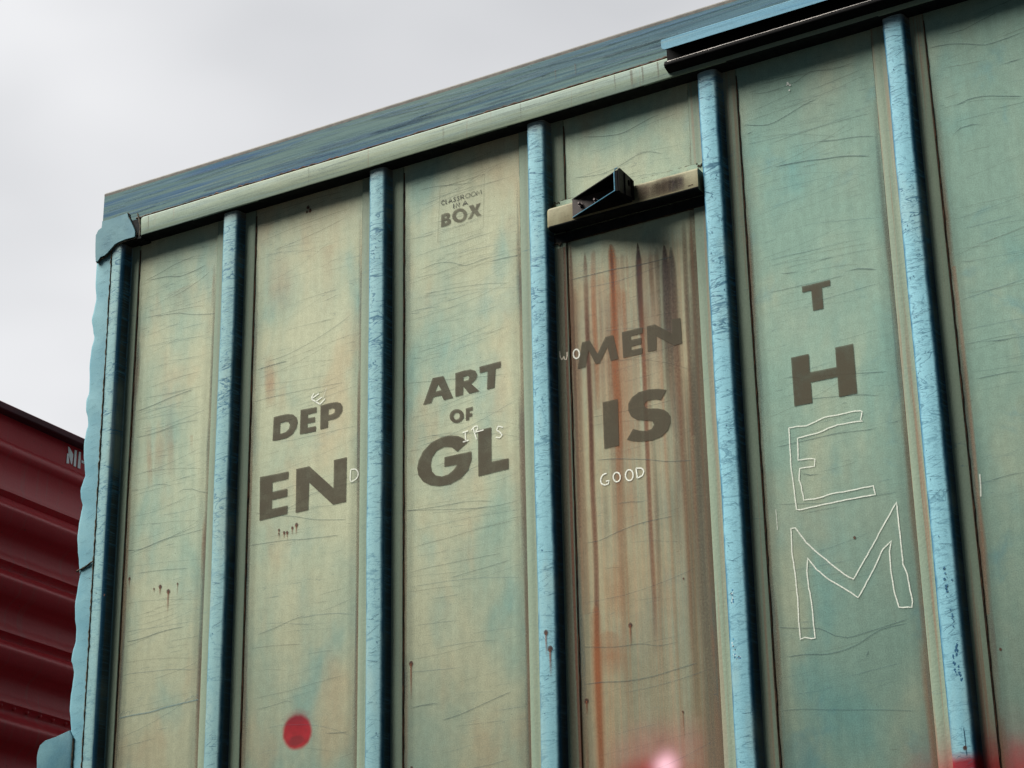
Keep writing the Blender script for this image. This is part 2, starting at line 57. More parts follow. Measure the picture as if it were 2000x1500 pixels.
STR={3:[[[[-3.3826,4.931],[-3.3867,4.9341],[-3.3916,4.9326],[-3.3944,4.9263],[-3.3917,4.92],[-3.3868,4.9185],[-3.3827,4.9216]],0.0028,'ink',0.8],[[[-3.3768,4.9341],[-3.3769,4.9185],[-3.3717,4.9185]],0.0028,'ink',0.85],[[[-3.3661,4.9185],[-3.3591,4.9341],[-3.3523,4.9185]],0.0028,'ink',0.95],[[[-3.3633,4.9235],[-3.355,4.9235]],0.0028,'ink',0.95],[[[-3.3388,4.9318],[-3.3428,4.9341],[-3.3464,4.931],[-3.3441,4.9271],[-3.34,4.9251],[-3.3395,4.9209],[-3.3436,4.9185],[-3.3476,4.9209]],0.0028,'ink',1],[[[-3.3253,4.9318],[-3.3286,4.9341],[-3.3316,4.931],[-3.3297,4.9271],[-3.3263,4.9251],[-3.3259,4.9209],[-3.3293,4.9185],[-3.3326,4.9209]],0.0028,'ink',0.9],[[[-3.3187,4.9185],[-3.3186,4.9341],[-3.3102,4.9341],[-3.3068,4.9302],[-3.3102,4.9263],[-3.3187,4.9263]],0.0028,'ink',0.75],[[[-3.3128,4.9263],[-3.3053,4.9185]],0.0028,'ink',0.75],[[[-3.282,4.9263],[-3.2828,4.9297],[-3.2853,4.9324],[-3.2889,4.9339],[-3.2929,4.9339],[-3.2965,4.9324],[-3.299,4.9297],[-3.3,4.9263],[-3.2991,4.9229],[-3.2966,4.9202],[-3.293,4.9187],[-3.289,4.9187],[-3.2854,4.9202],[-3.2829,4.923],[-3.282,4.9263]],0.0028,'ink',0.55],[[[-3.2605,4.9263],[-3.2613,4.9297],[-3.2638,4.9324],[-3.2674,4.9339],[-3.2714,4.9339],[-3.275,4.9324],[-3.2775,4.9297],[-3.2784,4.9263],[-3.2776,4.923],[-3.2751,4.9203],[-3.2716,4.9188],[-3.2676,4.9188],[-3.264,4.9203],[-3.2614,4.923],[-3.2605,4.9263]],0.0028,'ink',0.6],[[[-3.2571,4.9186],[-3.2546,4.9341],[-3.2475,4.9217],[-3.2401,4.9341],[-3.238,4.9186]],0.0028,'ink',1],[[[-3.3466,4.894],[-3.3465,4.9105]],0.0032,'ink',1],[[[-3.337,4.894],[-3.3368,4.9105],[-3.3249,4.894],[-3.3247,4.9104]],0.0032,'ink',0.9],[[[-3.3109,4.8939],[-3.3016,4.9104],[-3.2926,4.8939]],0.0032,'ink',0.9],[[[-3.3072,4.8992],[-3.2962,4.8992]],0.0032,'ink',0.9],[[[-3.3991,4.9869],[-3.3421,4.9863],[-3.2844,4.9877],[-3.2258,4.9888]],0.0012,'ink',0.55],[[[-3.2258,4.9888],[-3.2288,4.8945],[-3.2334,4.7891]],0.0012,'ink',0.4],[[[-3.2334,4.7891],[-3.3199,4.7858],[-3.4098,4.7841]],0.0012,'ink',0.35],[[[-3.3991,4.9869],[-3.4045,4.8844],[-3.4098,4.7841]],0.0012,'ink',0.4],[[[-3.3267,4.8227],[-3.3196,4.8227],[-3.3029,4.821]],0.0022,'ink',0.3],[[[-3.3198,4.0861],[-3.2991,4.0881]],0.0042,'chalk',0.8],[[[-3.3095,4.0861],[-3.3075,4.0542]],0.0042,'chalk',0.8],[[[-3.3184,4.0538],[-3.2972,4.0553]],0.0042,'chalk',0.8],[[[-3.2791,4.0913],[-3.2742,4.0736],[-3.2671,4.0522]],0.0042,'chalk',0.8],[[[-3.2866,4.0876],[-3.275,4.0973],[-3.2648,4.0978],[-3.2626,4.0879],[-3.2753,4.078]],0.0042,'chalk',0.8],[[[-3.2741,4.0777],[-3.2582,4.0786],[-3.2412,4.0793]],0.0042,'chalk',0.8],[[[-3.1707,4.073],[-3.1875,4.0801],[-3.1933,4.0699],[-3.1794,4.0566],[-3.174,4.0477],[-3.1825,4.0407],[-3.1965,4.0456]],0.0042,'chalk',0.8],[[[-3.5357,3.8618],[-3.4143,3.8547],[-3.295,3.8502],[-3.2112,3.8345]],0.0014,'scr',0.5],[[[-3.5357,3.8644],[-3.3291,3.8311],[-3.217,3.8178],[-3.1201,3.8198]],0.0014,'scr',0.5],[[[-3.4481,4.1051],[-3.3958,4.0907],[-3.3555,4.0771],[-3.3041,4.0535]],0.0014,'scr',0.5],[[[-3.3704,3.6111],[-3.2977,3.6188],[-3.22,3.6254],[-3.1486,3.6328]],0.0014,'scr',0.5],[[[-3.3394,3.9462],[-3.2711,3.9612],[-3.2145,3.9732],[-3.1532,3.9636]],0.0014,'scr',0.5],[[[-3.478,4.6992],[-3.4202,4.7082],[-3.3604,4.6978],[-3.3013,4.6712],[-3.2424,4.6773],[-3.1937,4.6788]],0.0014,'scr',0.6],[[[-3.2183,4.6619],[-3.1649,4.6622],[-3.0881,4.6565]],0.0022,'scr',0.6],[[[-3.5057,4.7512],[-3.4199,4.76],[-3.3202,4.7626],[-3.1923,4.7669]],0.0012,'scr',0.5],[[[-3.4852,4.9979],[-3.4088,4.9939],[-3.3181,4.9762],[-3.2682,4.9721]],0.0014,'scr',0.5],[[[-3.4085,3.1643],[-3.3354,3.1743],[-3.2357,3.2001],[-3.155,3.2203]],0.0015,'scr',0.6],[[[-3.5196,3.2152],[-3.473,3.2209],[-3.4128,3.2206]],0.0018,'scr',0.5]],2:[[[[-3.9008,4.3474],[-3.9099,4.3304],[-3.8907,4.3141],[-3.8749,4.3018]],0.0042,'chalk',1.0],[[[-3.9086,4.3302],[-3.8801,4.3418]],0.0042,'chalk',1.0],[[[-3.8926,4.3156],[-3.8685,4.326]],0.0042,'chalk',1.0],[[[-3.8749,4.3024],[-3.8547,4.318]],0.0042,'chalk',1.0],[[[-3.8492,4.3573],[-3.864,4.3206]],0.002,'chalk',0.4],[[[-3.7478,4.0445],[-3.7488,4.026],[-3.7485,4.0046],[-3.7352,4.0042],[-3.7215,4.0127],[-3.7187,4.0281],[-3.7297,4.0425],[-3.7478,4.0445]],0.0042,'chalk',0.7],[[[-4.1473,4.4851],[-4.0923,4.4899],[-4.0087,4.4911]],0.0018,'scr',0.7],[[[-4.153,4.3698],[-4.0438,4.3716],[-3.8918,4.3666],[-3.7736,4.3602]],0.0014,'scr',0.5],[[[-4.1391,3.9684],[-4.0439,3.9427],[-3.9688,3.9235],[-3.8821,3.8969],[-3.7636,3.8762]],0.0014,'scr',0.6],[[[-4.1541,3.8552],[-4.0101,3.8483],[-3.9175,3.8371],[-3.7899,3.8274]],0.0015,'scr',0.6],[[[-4.0631,3.957],[-3.9821,3.9608],[-3.9086,3.9872],[-3.823,3.9976],[-3.7081,3.9968]],0.0013,'scr',0.6],[[[-4.0661,4.2644],[-4.0219,4.2719],[-3.9714,4.2735]],0.0018,'scr',0.7],[[[-4.114,3.5409],[-4.0376,3.5549],[-3.9719,3.5704],[-3.9166,3.5787]],0.0014,'scr',0.6],[[[-3.8341,3.1803],[-3.7855,3.176],[-3.742,3.1732]],0.0016,'scr',0.6],[[[-4.1055,3.2931],[-4.045,3.2974],[-3.98,3.3051],[-3.9598,3.2961]],0.0013,'scr',0.5]],4:[[[[-2.9714,4.2842],[-2.9704,4.2725],[-2.968,4.2605],[-2.962,4.2536],[-2.9578,4.2582],[-2.9548,4.264],[-2.9517,4.2529],[-2.9443,4.2502],[-2.9405,4.2608],[-2.9394,4.2752]],0.0042,'chalkpost',1.0],[[[-2.8897,4.2613],[-2.8907,4.2556],[-2.8932,4.2511],[-2.8968,4.2485],[-2.901,4.2483],[-2.9051,4.2504],[-2.9085,4.2545],[-2.9107,4.2601],[-2.9113,4.2662],[-2.9103,4.272],[-2.9078,4.2765],[-2.9042,4.2791],[-2.9,4.2793],[-2.8959,4.2772],[-2.8925,4.273],[-2.8903,4.2674],[-2.8897,4.2613]],0.0046,'chalk',1.0],[[[-2.8096,3.8486],[-2.8229,3.8454],[-2.83,3.8332],[-2.8283,3.8192],[-2.8154,3.8118],[-2.8044,3.8137],[-2.8018,3.8236],[-2.8128,3.8236]],0.0042,'chalk',1.0],[[[-2.7632,3.8272],[-2.7646,3.8209],[-2.7682,3.8163],[-2.7732,3.8143],[-2.7786,3.8153],[-2.7833,3.8192],[-2.7865,3.8251],[-2.7874,3.8319],[-2.786,3.8383],[-2.7824,3.8429],[-2.7774,3.8448],[-2.772,3.8438],[-2.7672,3.8399],[-2.7641,3.834],[-2.7632,3.8272]],0.0042,'chalk',1.0],[[[-2.7198,3.8249],[-2.7214,3.8176],[-2.7252,3.8122],[-2.7305,3.8098],[-2.7363,3.8109],[-2.7413,3.8153],[-2.7446,3.8221],[-2.7456,3.8299],[-2.744,3.8373],[-2.7402,3.8427],[-2.7348,3.8451],[-2.7291,3.844],[-2.724,3.8396],[-2.7207,3.8328],[-2.7198,3.8249]],0.0042,'chalk',1.0],[[[-2.7094,3.8446],[-2.7075,3.8279],[-2.7064,3.8133]],0.0042,'chalk',1.0],[[[-2.7094,3.8446],[-2.6901,3.8409],[-2.6833,3.828],[-2.6889,3.8181],[-2.7055,3.8131]],0.0042,'chalk',1.0],[[[-2.852,5.0212],[-2.7936,5.0052],[-2.7148,4.9931],[-2.6541,5.0059],[-2.5983,5.0198],[-2.5709,5.021]],0.0014,'scr',0.7],[[[-2.8873,4.8809],[-2.7894,4.8677],[-2.7193,4.8805],[-2.6587,4.9003],[-2.6131,4.8989],[-2.5687,4.8771]],0.0014,'scr',0.6],[[[-2.9173,4.5227],[-2.8251,4.5221],[-2.7476,4.5206],[-2.6757,4.5136],[-2.551,4.5129]],0.0026,'scr',0.55],[[[-2.8431,3.898],[-2.7816,3.89],[-2.6738,3.8664],[-2.606,3.8468],[-2.5218,3.8333]],0.0014,'scr',0.7],[[[-2.8962,3.6405],[-2.8437,3.6393],[-2.7823,3.6546],[-2.7042,3.6687],[-2.5893,3.6717]],0.0015,'scr',0.6],[[[-2.7875,3.7429],[-2.7526,3.7445],[-2.6883,3.7352]],0.0018,'scr',0.5],[[[-2.9109,3.2052],[-2.8511,3.2044],[-2.767,3.1962],[-2.6835,3.1976],[-2.6087,3.2076],[-2.5347,3.2175]],0.0022,'scr',0.5],[[[-2.9156,3.3207],[-2.8048,3.3039],[-2.7205,3.3008],[-2.6585,3.2856],[-2.5964,3.2876]],0.0014,'scr',0.5]],5:[[[[-2.208,3.8716],[-2.208,3.8492],[-2.2092,3.8096],[-2.2099,3.7543],[-2.2062,3.6945],[-2.2021,3.6196],[-2.1928,3.6164],[-2.1168,3.6192],[-2.0388,3.6199],[-1.9617,3.6192],[-1.9656,3.6459],[-2.029,3.645],[-2.0951,3.646],[-2.1309,3.6412],[-2.1781,3.6431],[-2.1821,3.686],[-2.1878,3.7067],[-2.1829,3.7411],[-2.1377,3.7385],[-2.1345,3.7598],[-2.1454,3.7636],[-2.1866,3.767],[-2.1843,3.8046],[-2.1833,3.8346],[-2.1158,3.8382],[-2.0578,3.8499],[-2.0139,3.8487],[-1.9812,3.8458],[-1.987,3.851],[-1.9804,3.8748],[-1.9863,3.8784],[-2.0175,3.8811],[-2.057,3.8799],[-2.0966,3.8811],[-2.1536,3.8667],[-2.1838,3.8714],[-2.208,3.8716]],0.0042,'chalk',1.0],[[[-2.2234,3.5655],[-2.2096,3.5649],[-2.1797,3.5153],[-2.1436,3.4746],[-2.104,3.4337],[-2.0719,3.4019],[-2.0465,3.3845],[-2.0163,3.4261],[-1.9775,3.4794],[-1.9471,3.523],[-1.9019,3.5846],[-1.9008,3.5334],[-1.8995,3.4432],[-1.8994,3.4023],[-1.8892,3.3709],[-1.8858,3.3262],[-1.8815,3.2926],[-1.8848,3.2767],[-1.9214,3.2826],[-1.9317,3.3338],[-1.9358,3.3937],[-1.935,3.4457],[-1.9267,3.476],[-1.953,3.4563],[-1.9882,3.3989],[-2.0228,3.3489],[-2.0377,3.3291],[-2.0751,3.3613],[-2.1187,3.3948],[-2.1547,3.431],[-2.1791,3.4694],[-2.1839,3.4322],[-2.182,3.379],[-2.177,3.3407],[-2.1755,3.2844],[-2.1735,3.2341],[-2.185,3.234],[-2.2039,3.2406],[-2.2177,3.2372],[-2.2196,3.2914],[-2.2175,3.3473],[-2.2198,3.4232],[-2.225,3.4888],[-2.2234,3.5655]],0.0042,'chalk',1.0],[[[-2.2659,3.6315],[-2.2649,3.6002],[-2.265,3.5691]],0.002,'chalk',0.5],[[[-2.2919,4.9021],[-2.2069,4.8772],[-2.1415,4.8917],[-2.0848,4.9108],[-2.0291,4.921]],0.0018,'scr',0.6],[[[-2.1957,4.7267],[-2.1114,4.7207],[-2.0287,4.7083],[-1.9673,4.6996],[-1.8873,4.677]],0.0022,'scr',0.7],[[[-2.253,4.9999],[-2.1992,4.9905],[-2.104,4.9979],[-2.0555,5.0193],[-1.9847,5.0042],[-1.909,5.0077]],0.0013,'scr',0.6],[[[-2.29,4.8631],[-2.2505,4.8697]],0.0022,'scr',0.6],[[[-2.1037,4.3737],[-2.0664,4.379],[-2.0256,4.3792]],0.0018,'scr',0.6],[[[-2.2056,4.3684],[-2.1749,4.362],[-2.1397,4.3616]],0.002,'scr',0.7],[[[-2.2449,4.3136],[-2.1991,4.313],[-2.1084,4.3117],[-1.9985,4.3117]],0.0018,'scr',0.5],[[[-1.9936,4.3229],[-1.9574,4.3222],[-1.8989,4.3054]],0.003,'scr',0.6],[[[-2.2149,4.0283],[-2.1903,4.029],[-2.1507,4.0162]],0.002,'scr',0.7],[[[-2.1224,4.016],[-2.0432,4.0045],[-1.9457,3.9889],[-1.8957,3.9798]],0.0016,'scr',0.6],[[[-2.1876,3.9534],[-2.1078,3.9442],[-1.99,3.9288],[-1.9212,3.9108]],0.0014,'scr',0.6],[[[-2.2538,3.8198],[-2.1569,3.8228],[-2.0575,3.8242],[-1.9604,3.8159],[-1.9291,3.8192]],0.0016,'scr',0.6],[[[-1.9455,4.2249],[-1.9304,4.2389]],0.0014,'scr',0.6],[[[-1.9095,3.823],[-1.8825,3.8232],[-1.863,3.8269]],0.0018,'scr',0.6],[[[-2.1839,3.7275],[-2.153,3.7148],[-2.1176,3.7118]],0.0024,'scr',0.7],[[[-2.2658,3.6452],[-2.1906,3.635],[-2.1127,3.6223],[-2.0157,3.6175],[-1.8898,3.6139]],0.0013,'scr',0.5],[[[-2.2906,3.2839],[-2.2366,3.2724],[-2.16,3.2597],[-2.116,3.2326],[-2.0789,3.2206],[-2.0102,3.229],[-1.8969,3.2459]],0.0015,'scr',0.6],[[[-2.2656,3.1926],[-2.2036,3.1918],[-2.1352,3.183],[-2.0583,3.1944],[-1.9803,3.228],[-1.9017,3.2339]],0.0018,'scr',0.6],[[[-2.2956,3.0417],[-2.2302,3.0393],[-2.1399,3.0252],[-1.9922,3.005],[-1.9021,2.9892]],0.0014,'scr',0.5],[[[-2.0297,3.1538],[-2.0228,3.1691],[-2.0185,3.1757]],0.003,'scr',0.5],[[[-2.0447,4.7709],[-1.9855,4.7608],[-1.9202,4.7525],[-1.8626,4.7369]],0.0018,'scr',0.6]],6:[[[[-1.6564,3.6206],[-1.6571,3.5889],[-1.6597,3.5558]],0.004,'chalk',0.5],[[[-1.6706,4.0121],[-1.6294,4.0105],[-1.5845,4.0119],[-1.4961,4.0089]],0.0012,'scr',0.5],[[[-1.5873,4.0027],[-1.5633,4.0011],[-1.5286,3.997]],0.0022,'scr',0.7],[[[-1.6406,3.9009],[-1.5924,3.9007],[-1.5372,3.9],[-1.5013,3.8939]],0.0018,'scr',0.6],[[[-1.6242,5.0129],[-1.567,5.0105],[-1.5182,5.023],[-1.4536,5.039]],0.0014,'scr',0.6],[[[-1.6786,4.9823],[-1.6181,4.9773],[-1.5563,4.9594],[-1.5048,4.9396],[-1.4484,4.9409],[-1.3858,4.9469]],0.0014,'scr',0.7],[[[-1.6199,4.7649],[-1.5748,4.7756],[-1.5282,4.7736],[-1.4682,4.7555],[-1.4088,4.7376]],0.0018,'scr',0.7],[[[-1.6321,4.6725],[-1.6053,4.6903],[-1.5677,4.6913],[-1.5378,4.6808]],0.002,'scr',0.7],[[[-1.4696,4.859],[-1.4322,4.8612],[-1.3952,4.8617]],0.003,'scr',0.6],[[[-1.6389,3.5947],[-1.5874,3.6015],[-1.5333,3.6028]],0.0014,'scr',0.6]],1:[[[[-4.6695,3.3416],[-4.6069,3.344],[-4.5367,3.3445],[-4.4834,3.351],[-4.4197,3.3552],[-4.3407,3.3593]],0.004,'pen',0.6],[[[-4.6672,3.3478],[-4.6571,3.3608],[-4.6489,3.3606],[-4.6465,3.3494],[-4.6352,3.3609],[-4.627,3.3598],[-4.629,3.3492],[-4.6135,3.3623]],0.002,'pen',0.45],[[[-4.3962,3.3627],[-4.3833,3.3695],[-4.3781,3.371],[-4.3802,3.3605],[-4.3651,3.3756],[-4.3597,3.3727],[-4.3619,3.3623],[-4.3442,3.3791],[-4.3409,3.3636]],0.002,'pen',0.45],[[[-4.6569,4.9512],[-4.5844,4.9664],[-4.527,4.9826],[-4.4466,4.9928],[-4.4178,4.9931]],0.0014,'scr',0.6],[[[-4.642,4.949],[-4.5598,4.9439],[-4.5011,4.9303],[-4.4437,4.9337],[-4.3813,4.9459]],0.0016,'scr',0.7],[[[-4.6129,4.801],[-4.5515,4.7924],[-4.4936,4.7851],[-4.4355,4.7648],[-4.3214,4.7415]],0.0013,'scr',0.7],[[[-4.6668,4.4428],[-4.5899,4.4522],[-4.5053,4.4656],[-4.4101,4.4749]],0.0022,'scr',0.6],[[[-4.6577,4.343],[-4.5554,4.346],[-4.4715,4.3573],[-4.3877,4.3541]],0.003,'scr',0.35],[[[-4.6773,3.931],[-4.6151,3.9247],[-4.516,3.9417],[-4.4501,3.9437],[-4.3468,3.9479]],0.0014,'scr',0.6],[[[-4.4748,4.1007],[-4.442,4.1084],[-4.4032,4.1033],[-4.3696,4.0876],[-4.3309,4.0756]],0.0014,'scr',0.6],[[[-4.5948,4.147],[-4.5612,4.15],[-4.4989,4.1366]],0.0014,'scr',0.5],[[[-4.621,3.8385],[-4.5266,3.8338],[-4.4029,3.8195]],0.0016,'scr',0.5],[[[-4.6562,3.6022],[-4.5956,3.6041],[-4.4872,3.6163],[-4.409,3.6174]],0.0016,'scr',0.7]]}
SPOT=[[1,-4.6582,3.8265,0.005,0.0367],[1,-4.5484,3.7717,0.0033,0.0133],[1,-4.5222,3.7746,0.0067,0.03],[1,-4.4859,3.7523,0.0075,0.0767],[1,-4.4478,3.773,0.0033,0.0433],[2,-4.0319,3.8887,0.0042,0.0267],[2,-4.0316,3.8761,0.0033,0.02],[2,-4.0109,3.876,0.005,0.0233],[2,-3.9984,3.8737,0.005,0.0267],[2,-3.9781,3.886,0.005,0.0267],[2,-3.9618,3.8937,0.0067,0.0367],[2,-3.9409,5.0573,0.0067,0.0083],[2,-3.9319,5.0429,0.0067,0.0117],[2,-3.9448,5.0404,0.005,0.0067],[3,-3.5141,3.3585,0.0075,0.1167],[4,-2.7499,3.3619,0.0067,0.0667],[4,-2.9023,3.1555,0.0075,0.0433],[4,-2.5924,3.0812,0.0033,0.0833],[4,-2.5701,3.4746,0.0027,0.0033],[3,-3.512,3.0315,0.005,0.05],[5,-2.0343,3.5046,0.004,0.005],[6,-1.6504,3.123,0.0037,0.005],[4,-2.9452,4.5557,0.0033,0.005],[4,-2.9394,4.5633,0.0033,0.0067]]
PSPOT=[[4,-3.0091,3.3697,0.0075,0.0733],[4,-2.9965,3.3176,0.0083,0.0867],[5,-2.3558,3.3117,0.0067,0.0067],[5,-2.3501,3.3003,0.0067,0.0067],[5,-2.3613,3.2991,0.005,0.005],[5,-2.3582,3.2732,0.0092,0.0367],[5,-2.3842,3.2116,0.0042,0.01],[6,-1.7269,3.0751,0.0033,0.005],[6,-1.7596,2.8619,0.0058,0.0033],[1,-4.789,3.8351,0.0033,0.0033],[1,-4.7578,3.7787,0.0033,0.005],[1,-4.7209,3.7654,0.005,0.005]]
STREAK=[[[[-2.7676,4.6134],[-2.7639,4.5693],[-2.7635,4.3481],[-2.7668,4.1758],[-2.763,4.0473],[-2.7676,3.7168],[-2.7611,3.4593]],0.0183,'o',[0,0.9,0.8,0.75,0.7,0.35,0]],[[[-2.7679,4.6063],[-2.7646,4.5516],[-2.7636,4.3919],[-2.7651,4.2183]],0.01,'d',[0,0.7,0.5,0]],[[[-2.6722,4.5941],[-2.6705,4.5491],[-2.6712,4.4134],[-2.6684,4.1965],[-2.6691,4.0274],[-2.6705,3.6585],[-2.6687,3.441],[-2.673,3.2437]],0.0133,'r',[0,0.6,0.7,0.8,0.75,0.6,0.45,0]],[[[-2.6723,4.5906],[-2.6708,4.5421],[-2.6718,4.4398],[-2.6711,4.3349],[-2.6689,4.2652]],0.02,'k',[0,0.95,0.9,0.6,0]],[[[-2.5825,4.5585],[-2.58,4.5366],[-2.5821,4.3483],[-2.582,4.2451],[-2.5836,4.1434],[-2.5841,3.9265]],0.0233,'k',[0,0.92,0.8,0.6,0.4,0]],[[[-2.5581,4.5487],[-2.5579,4.5169],[-2.5596,4.3429],[-2.5596,4.1719],[-2.5579,3.9706],[-2.5595,3.6782]],0.025,'k',[0,0.75,0.75,0.6,0.4,0]],[[[-2.5098,4.6283],[-2.5104,4.5488],[-2.5131,4.3317],[-2.5129,4.0773],[-2.5133,3.9119]],0.015,'b',[0,0.5,0.75,0.6,0.4]],[[[-2.5118,4.161],[-2.5139,3.9944],[-2.5147,3.6699],[-2.5123,3.4153],[-2.51,3.2801],[-2.515,2.9094]],0.0333,'b',[0,0.55,0.65,0.6,0.5,0.4]],[[[-2.4923,4.3957],[-2.4949,4.1572],[-2.4982,3.9089],[-2.4982,3.6668]],0.02,'b',[0,0.45,0.5,0.1]],[[[-2.8597,4.6118],[-2.8603,4.4862],[-2.8606,4.3711],[-2.8593,4.1964],[-2.8581,4.0251],[-2.8602,3.8162],[-2.8566,3.571],[-2.8629,3.2563],[-2.8605,2.9517]],0.015,'r',[0,0.45,0.7,0.75,0.8,0.75,0.6,0.85,0.5]],[[[-2.8591,4.4148],[-2.8593,4.1964],[-2.8581,4.0251],[-2.8602,3.8162]],0.01,'d',[0,0.6,0.6,0]],[[[-2.8629,3.4444],[-2.8635,3.2875],[-2.8623,3.1332],[-2.8622,2.9519]],0.0233,'o',[0,0.6,0.5,0.3]],[[[-2.8281,4.6182],[-2.8337,4.4088],[-2.831,4.2332],[-2.8318,4.0619]],0.0133,'o',[0,0.55,0.5,0.1]],[[[-2.6283,4.5703],[-2.6296,4.4646],[-2.6272,4.2899]],0.015,'b',[0,0.55,0]],[[[-2.6071,4.5649],[-2.6069,4.4941],[-2.6077,4.1827]],0.0167,'b',[0,0.6,0]],[[[-2.7473,4.5741],[-2.7447,4.4578],[-2.7432,4.3171]],0.01,'o',[0,0.45,0]],[[[-2.7289,4.5783],[-2.7279,4.3833],[-2.7262,4.2095]],0.0117,'o',[0,0.45,0.1]],[[[-2.7117,4.5561],[-2.7102,4.3791]],0.0083,'o',[0.3,0]],[[[-2.7501,4.4591],[-2.7474,4.2143],[-2.7402,3.9586],[-2.7333,3.8741]],0.0567,'o',[0,0.4,0.32,0]],[[[-2.6433,4.5564],[-2.6446,4.294],[-2.6432,4.0219]],0.05,'o',[0,0.3,0]],[[[-2.8111,4.5276],[-2.8042,4.2272],[-2.7996,3.9708]],0.0667,'o',[0,0.22,0]],[[[-2.9006,4.4961],[-2.9007,4.2056],[-2.9007,3.824],[-2.895,3.4179]],0.02,'o',[0,0.4,0.4,0.15]],[[[-2.551,4.1699],[-2.5519,3.9199],[-2.5479,3.676],[-2.548,3.4243],[-2.5514,3.0608]],0.02,'b',[0,0.35,0.45,0.4,0.1]],[[[-2.5891,3.9275],[-2.5878,3.6834],[-2.5882,3.4464]],0.0233,'b',[0,0.25,0]],[[[-2.4196,4.5165],[-2.4241,4.1412],[-2.4299,3.8138],[-2.4414,3.3455],[-2.4523,2.9017]],0.0467,'b',[0.5,0.5,0.5,0.5,0.4]],[[[-2.7947,3.5603],[-2.7899,3.4641],[-2.788,3.3851]],0.0433,'o',[0,0.2,0]],[[[-2.8282,3.3601],[-2.8143,3.2801],[-2.8082,3.2175]],0.06,'o',[0,0.35,0]],[[[-2.7347,3.9241],[-2.7319,3.7426],[-2.7272,3.6125]],0.03,'o',[0,0.22,0]],[[[-2.9109,4.6395],[-2.9105,4.3564],[-2.9081,4.0355],[-2.9078,3.6609]],0.01,'r',[0.6,0.5,0.4,0.2]],[[[-2.6444,3.9223],[-2.6449,3.694],[-2.6484,3.4096]],0.0133,'b',[0,0.2,0]],[[[-2.8168,3.8907],[-2.816,3.7257],[-2.817,3.5642]],0.0167,'b',[0,0.2,0]]]
FSTREAK=[[[[-2.93,4.6419],[-2.9316,4.3415],[-2.9318,4.0385],[-2.9313,3.542],[-2.9261,2.9587]],0.0133,'r',[0.7,0.75,0.8,0.8,0.7]],[[[-2.945,4.6403],[-2.9463,4.3449],[-2.948,4.0419],[-2.9488,3.5449],[-2.943,2.9607]],0.03,'b',[0.6,0.55,0.6,0.55,0.5]]]
TINT={1:[[[[-4.5441,4.3677],[-4.5524,4.2737],[-4.555,4.1606]],0.05,'p',[0,0.22,0]],[[[-4.6097,4.4007],[-4.596,4.2443],[-4.5847,4.1286]],0.0233,'p',[0,0.3,0]],[[[-4.5199,4.4204],[-4.508,4.2838],[-4.4963,4.1492]],0.0333,'p',[0,0.25,0]],[[[-4.4152,4.3028],[-4.4092,4.226]],0.0133,'p',[0.2,0]],[[[-4.4757,4.8836],[-4.4659,4.781]],0.1333,'p',[0.12,0.05]],[[[-4.3077,5.0029],[-4.313,4.1881],[-4.3074,3.2972]],0.0117,'p',[0.5,0.5,0.5]]],2:[[[[-4.0938,4.538],[-4.0859,4.4222],[-4.0765,4.3262]],0.04,'p',[0,0.4,0]],[[[-4.0623,4.9397],[-4.0512,4.7792],[-4.0435,4.6607]],0.1,'p',[0,0.22,0]],[[[-3.6962,4.8068],[-3.7069,4.0676],[-3.7032,3.2159]],0.0117,'p',[0.4,0.45,0.4]],[[[-3.8555,4.8864],[-3.8463,4.6139]],0.05,'p',[0.15,0]]],3:[[[[-3.0787,4.6495],[-3.0816,3.9434],[-3.0826,3.2886]],0.0133,'p',[0.3,0.4,0.4]]],6:[[[[-1.6683,4.2577],[-1.6662,3.7226],[-1.674,3.223]],0.0117,'p',[0.4,0.5,0.4]]]}
SIL=[[-4.8548,5.0634],[-4.8565,5.0396],[-4.8562,4.972],[-4.8482,4.9077],[-4.8553,4.8665],[-4.8638,4.8305],[-4.8535,4.7807],[-4.8461,4.7554],[-4.857,4.7062],[-4.8607,4.6509],[-4.8559,4.5847],[-4.8547,4.5405],[-4.8657,4.5133],[-4.8649,4.4786],[-4.8534,4.4418],[-4.8497,4.4166],[-4.8583,4.3891],[-4.8639,4.3465],[-4.8618,4.3025],[-4.8543,4.2577],[-4.8488,4.223],[-4.8588,4.201],[-4.8673,4.174],[-4.8633,4.1447],[-4.8523,4.1141],[-4.8586,4.0822],[-4.8645,4.0455],[-4.8679,3.9991],[-4.8619,3.9513],[-4.854,3.9081],[-4.8511,3.8844],[-4.8458,3.8603],[-4.8523,3.8108],[-4.8596,3.7569],[-4.8557,3.7062],[-4.8468,3.6639],[-4.8465,3.6232],[-4.8577,3.5844],[-4.8613,3.558],[-4.8509,3.5341],[-4.8452,3.511],[-4.8489,3.4715],[-4.8539,3.4279],[-4.8548,3.3883],[-4.8477,3.3478],[-4.8421,3.3121]]
CAP=[[-4.8244,5.2108],[-4.8002,5.2096],[-4.7043,5.2129],[-4.6996,5.1949],[-4.6869,5.1744],[-4.6632,5.1266],[-4.6631,5.1069],[-4.7094,5.1065],[-4.7566,5.099],[-4.7736,5.0852],[-4.8022,5.0651],[-4.8231,5.0631],[-4.8432,5.0496],[-4.8511,5.16],[-4.8403,5.1782],[-4.8256,5.1848]]
SILL=[[-4.8105,3.3183],[-4.8366,3.3113],[-4.898,3.2966],[-4.9425,3.2901],[-4.9639,3.2771],[-4.9712,3.2571],[-4.974,3.2365],[-4.971,3.2013]]
WELD=[[-4.851,3.8714],[-4.8285,3.8768],[-4.8107,3.883],[-4.793,3.8892],[-4.7777,3.8976]]
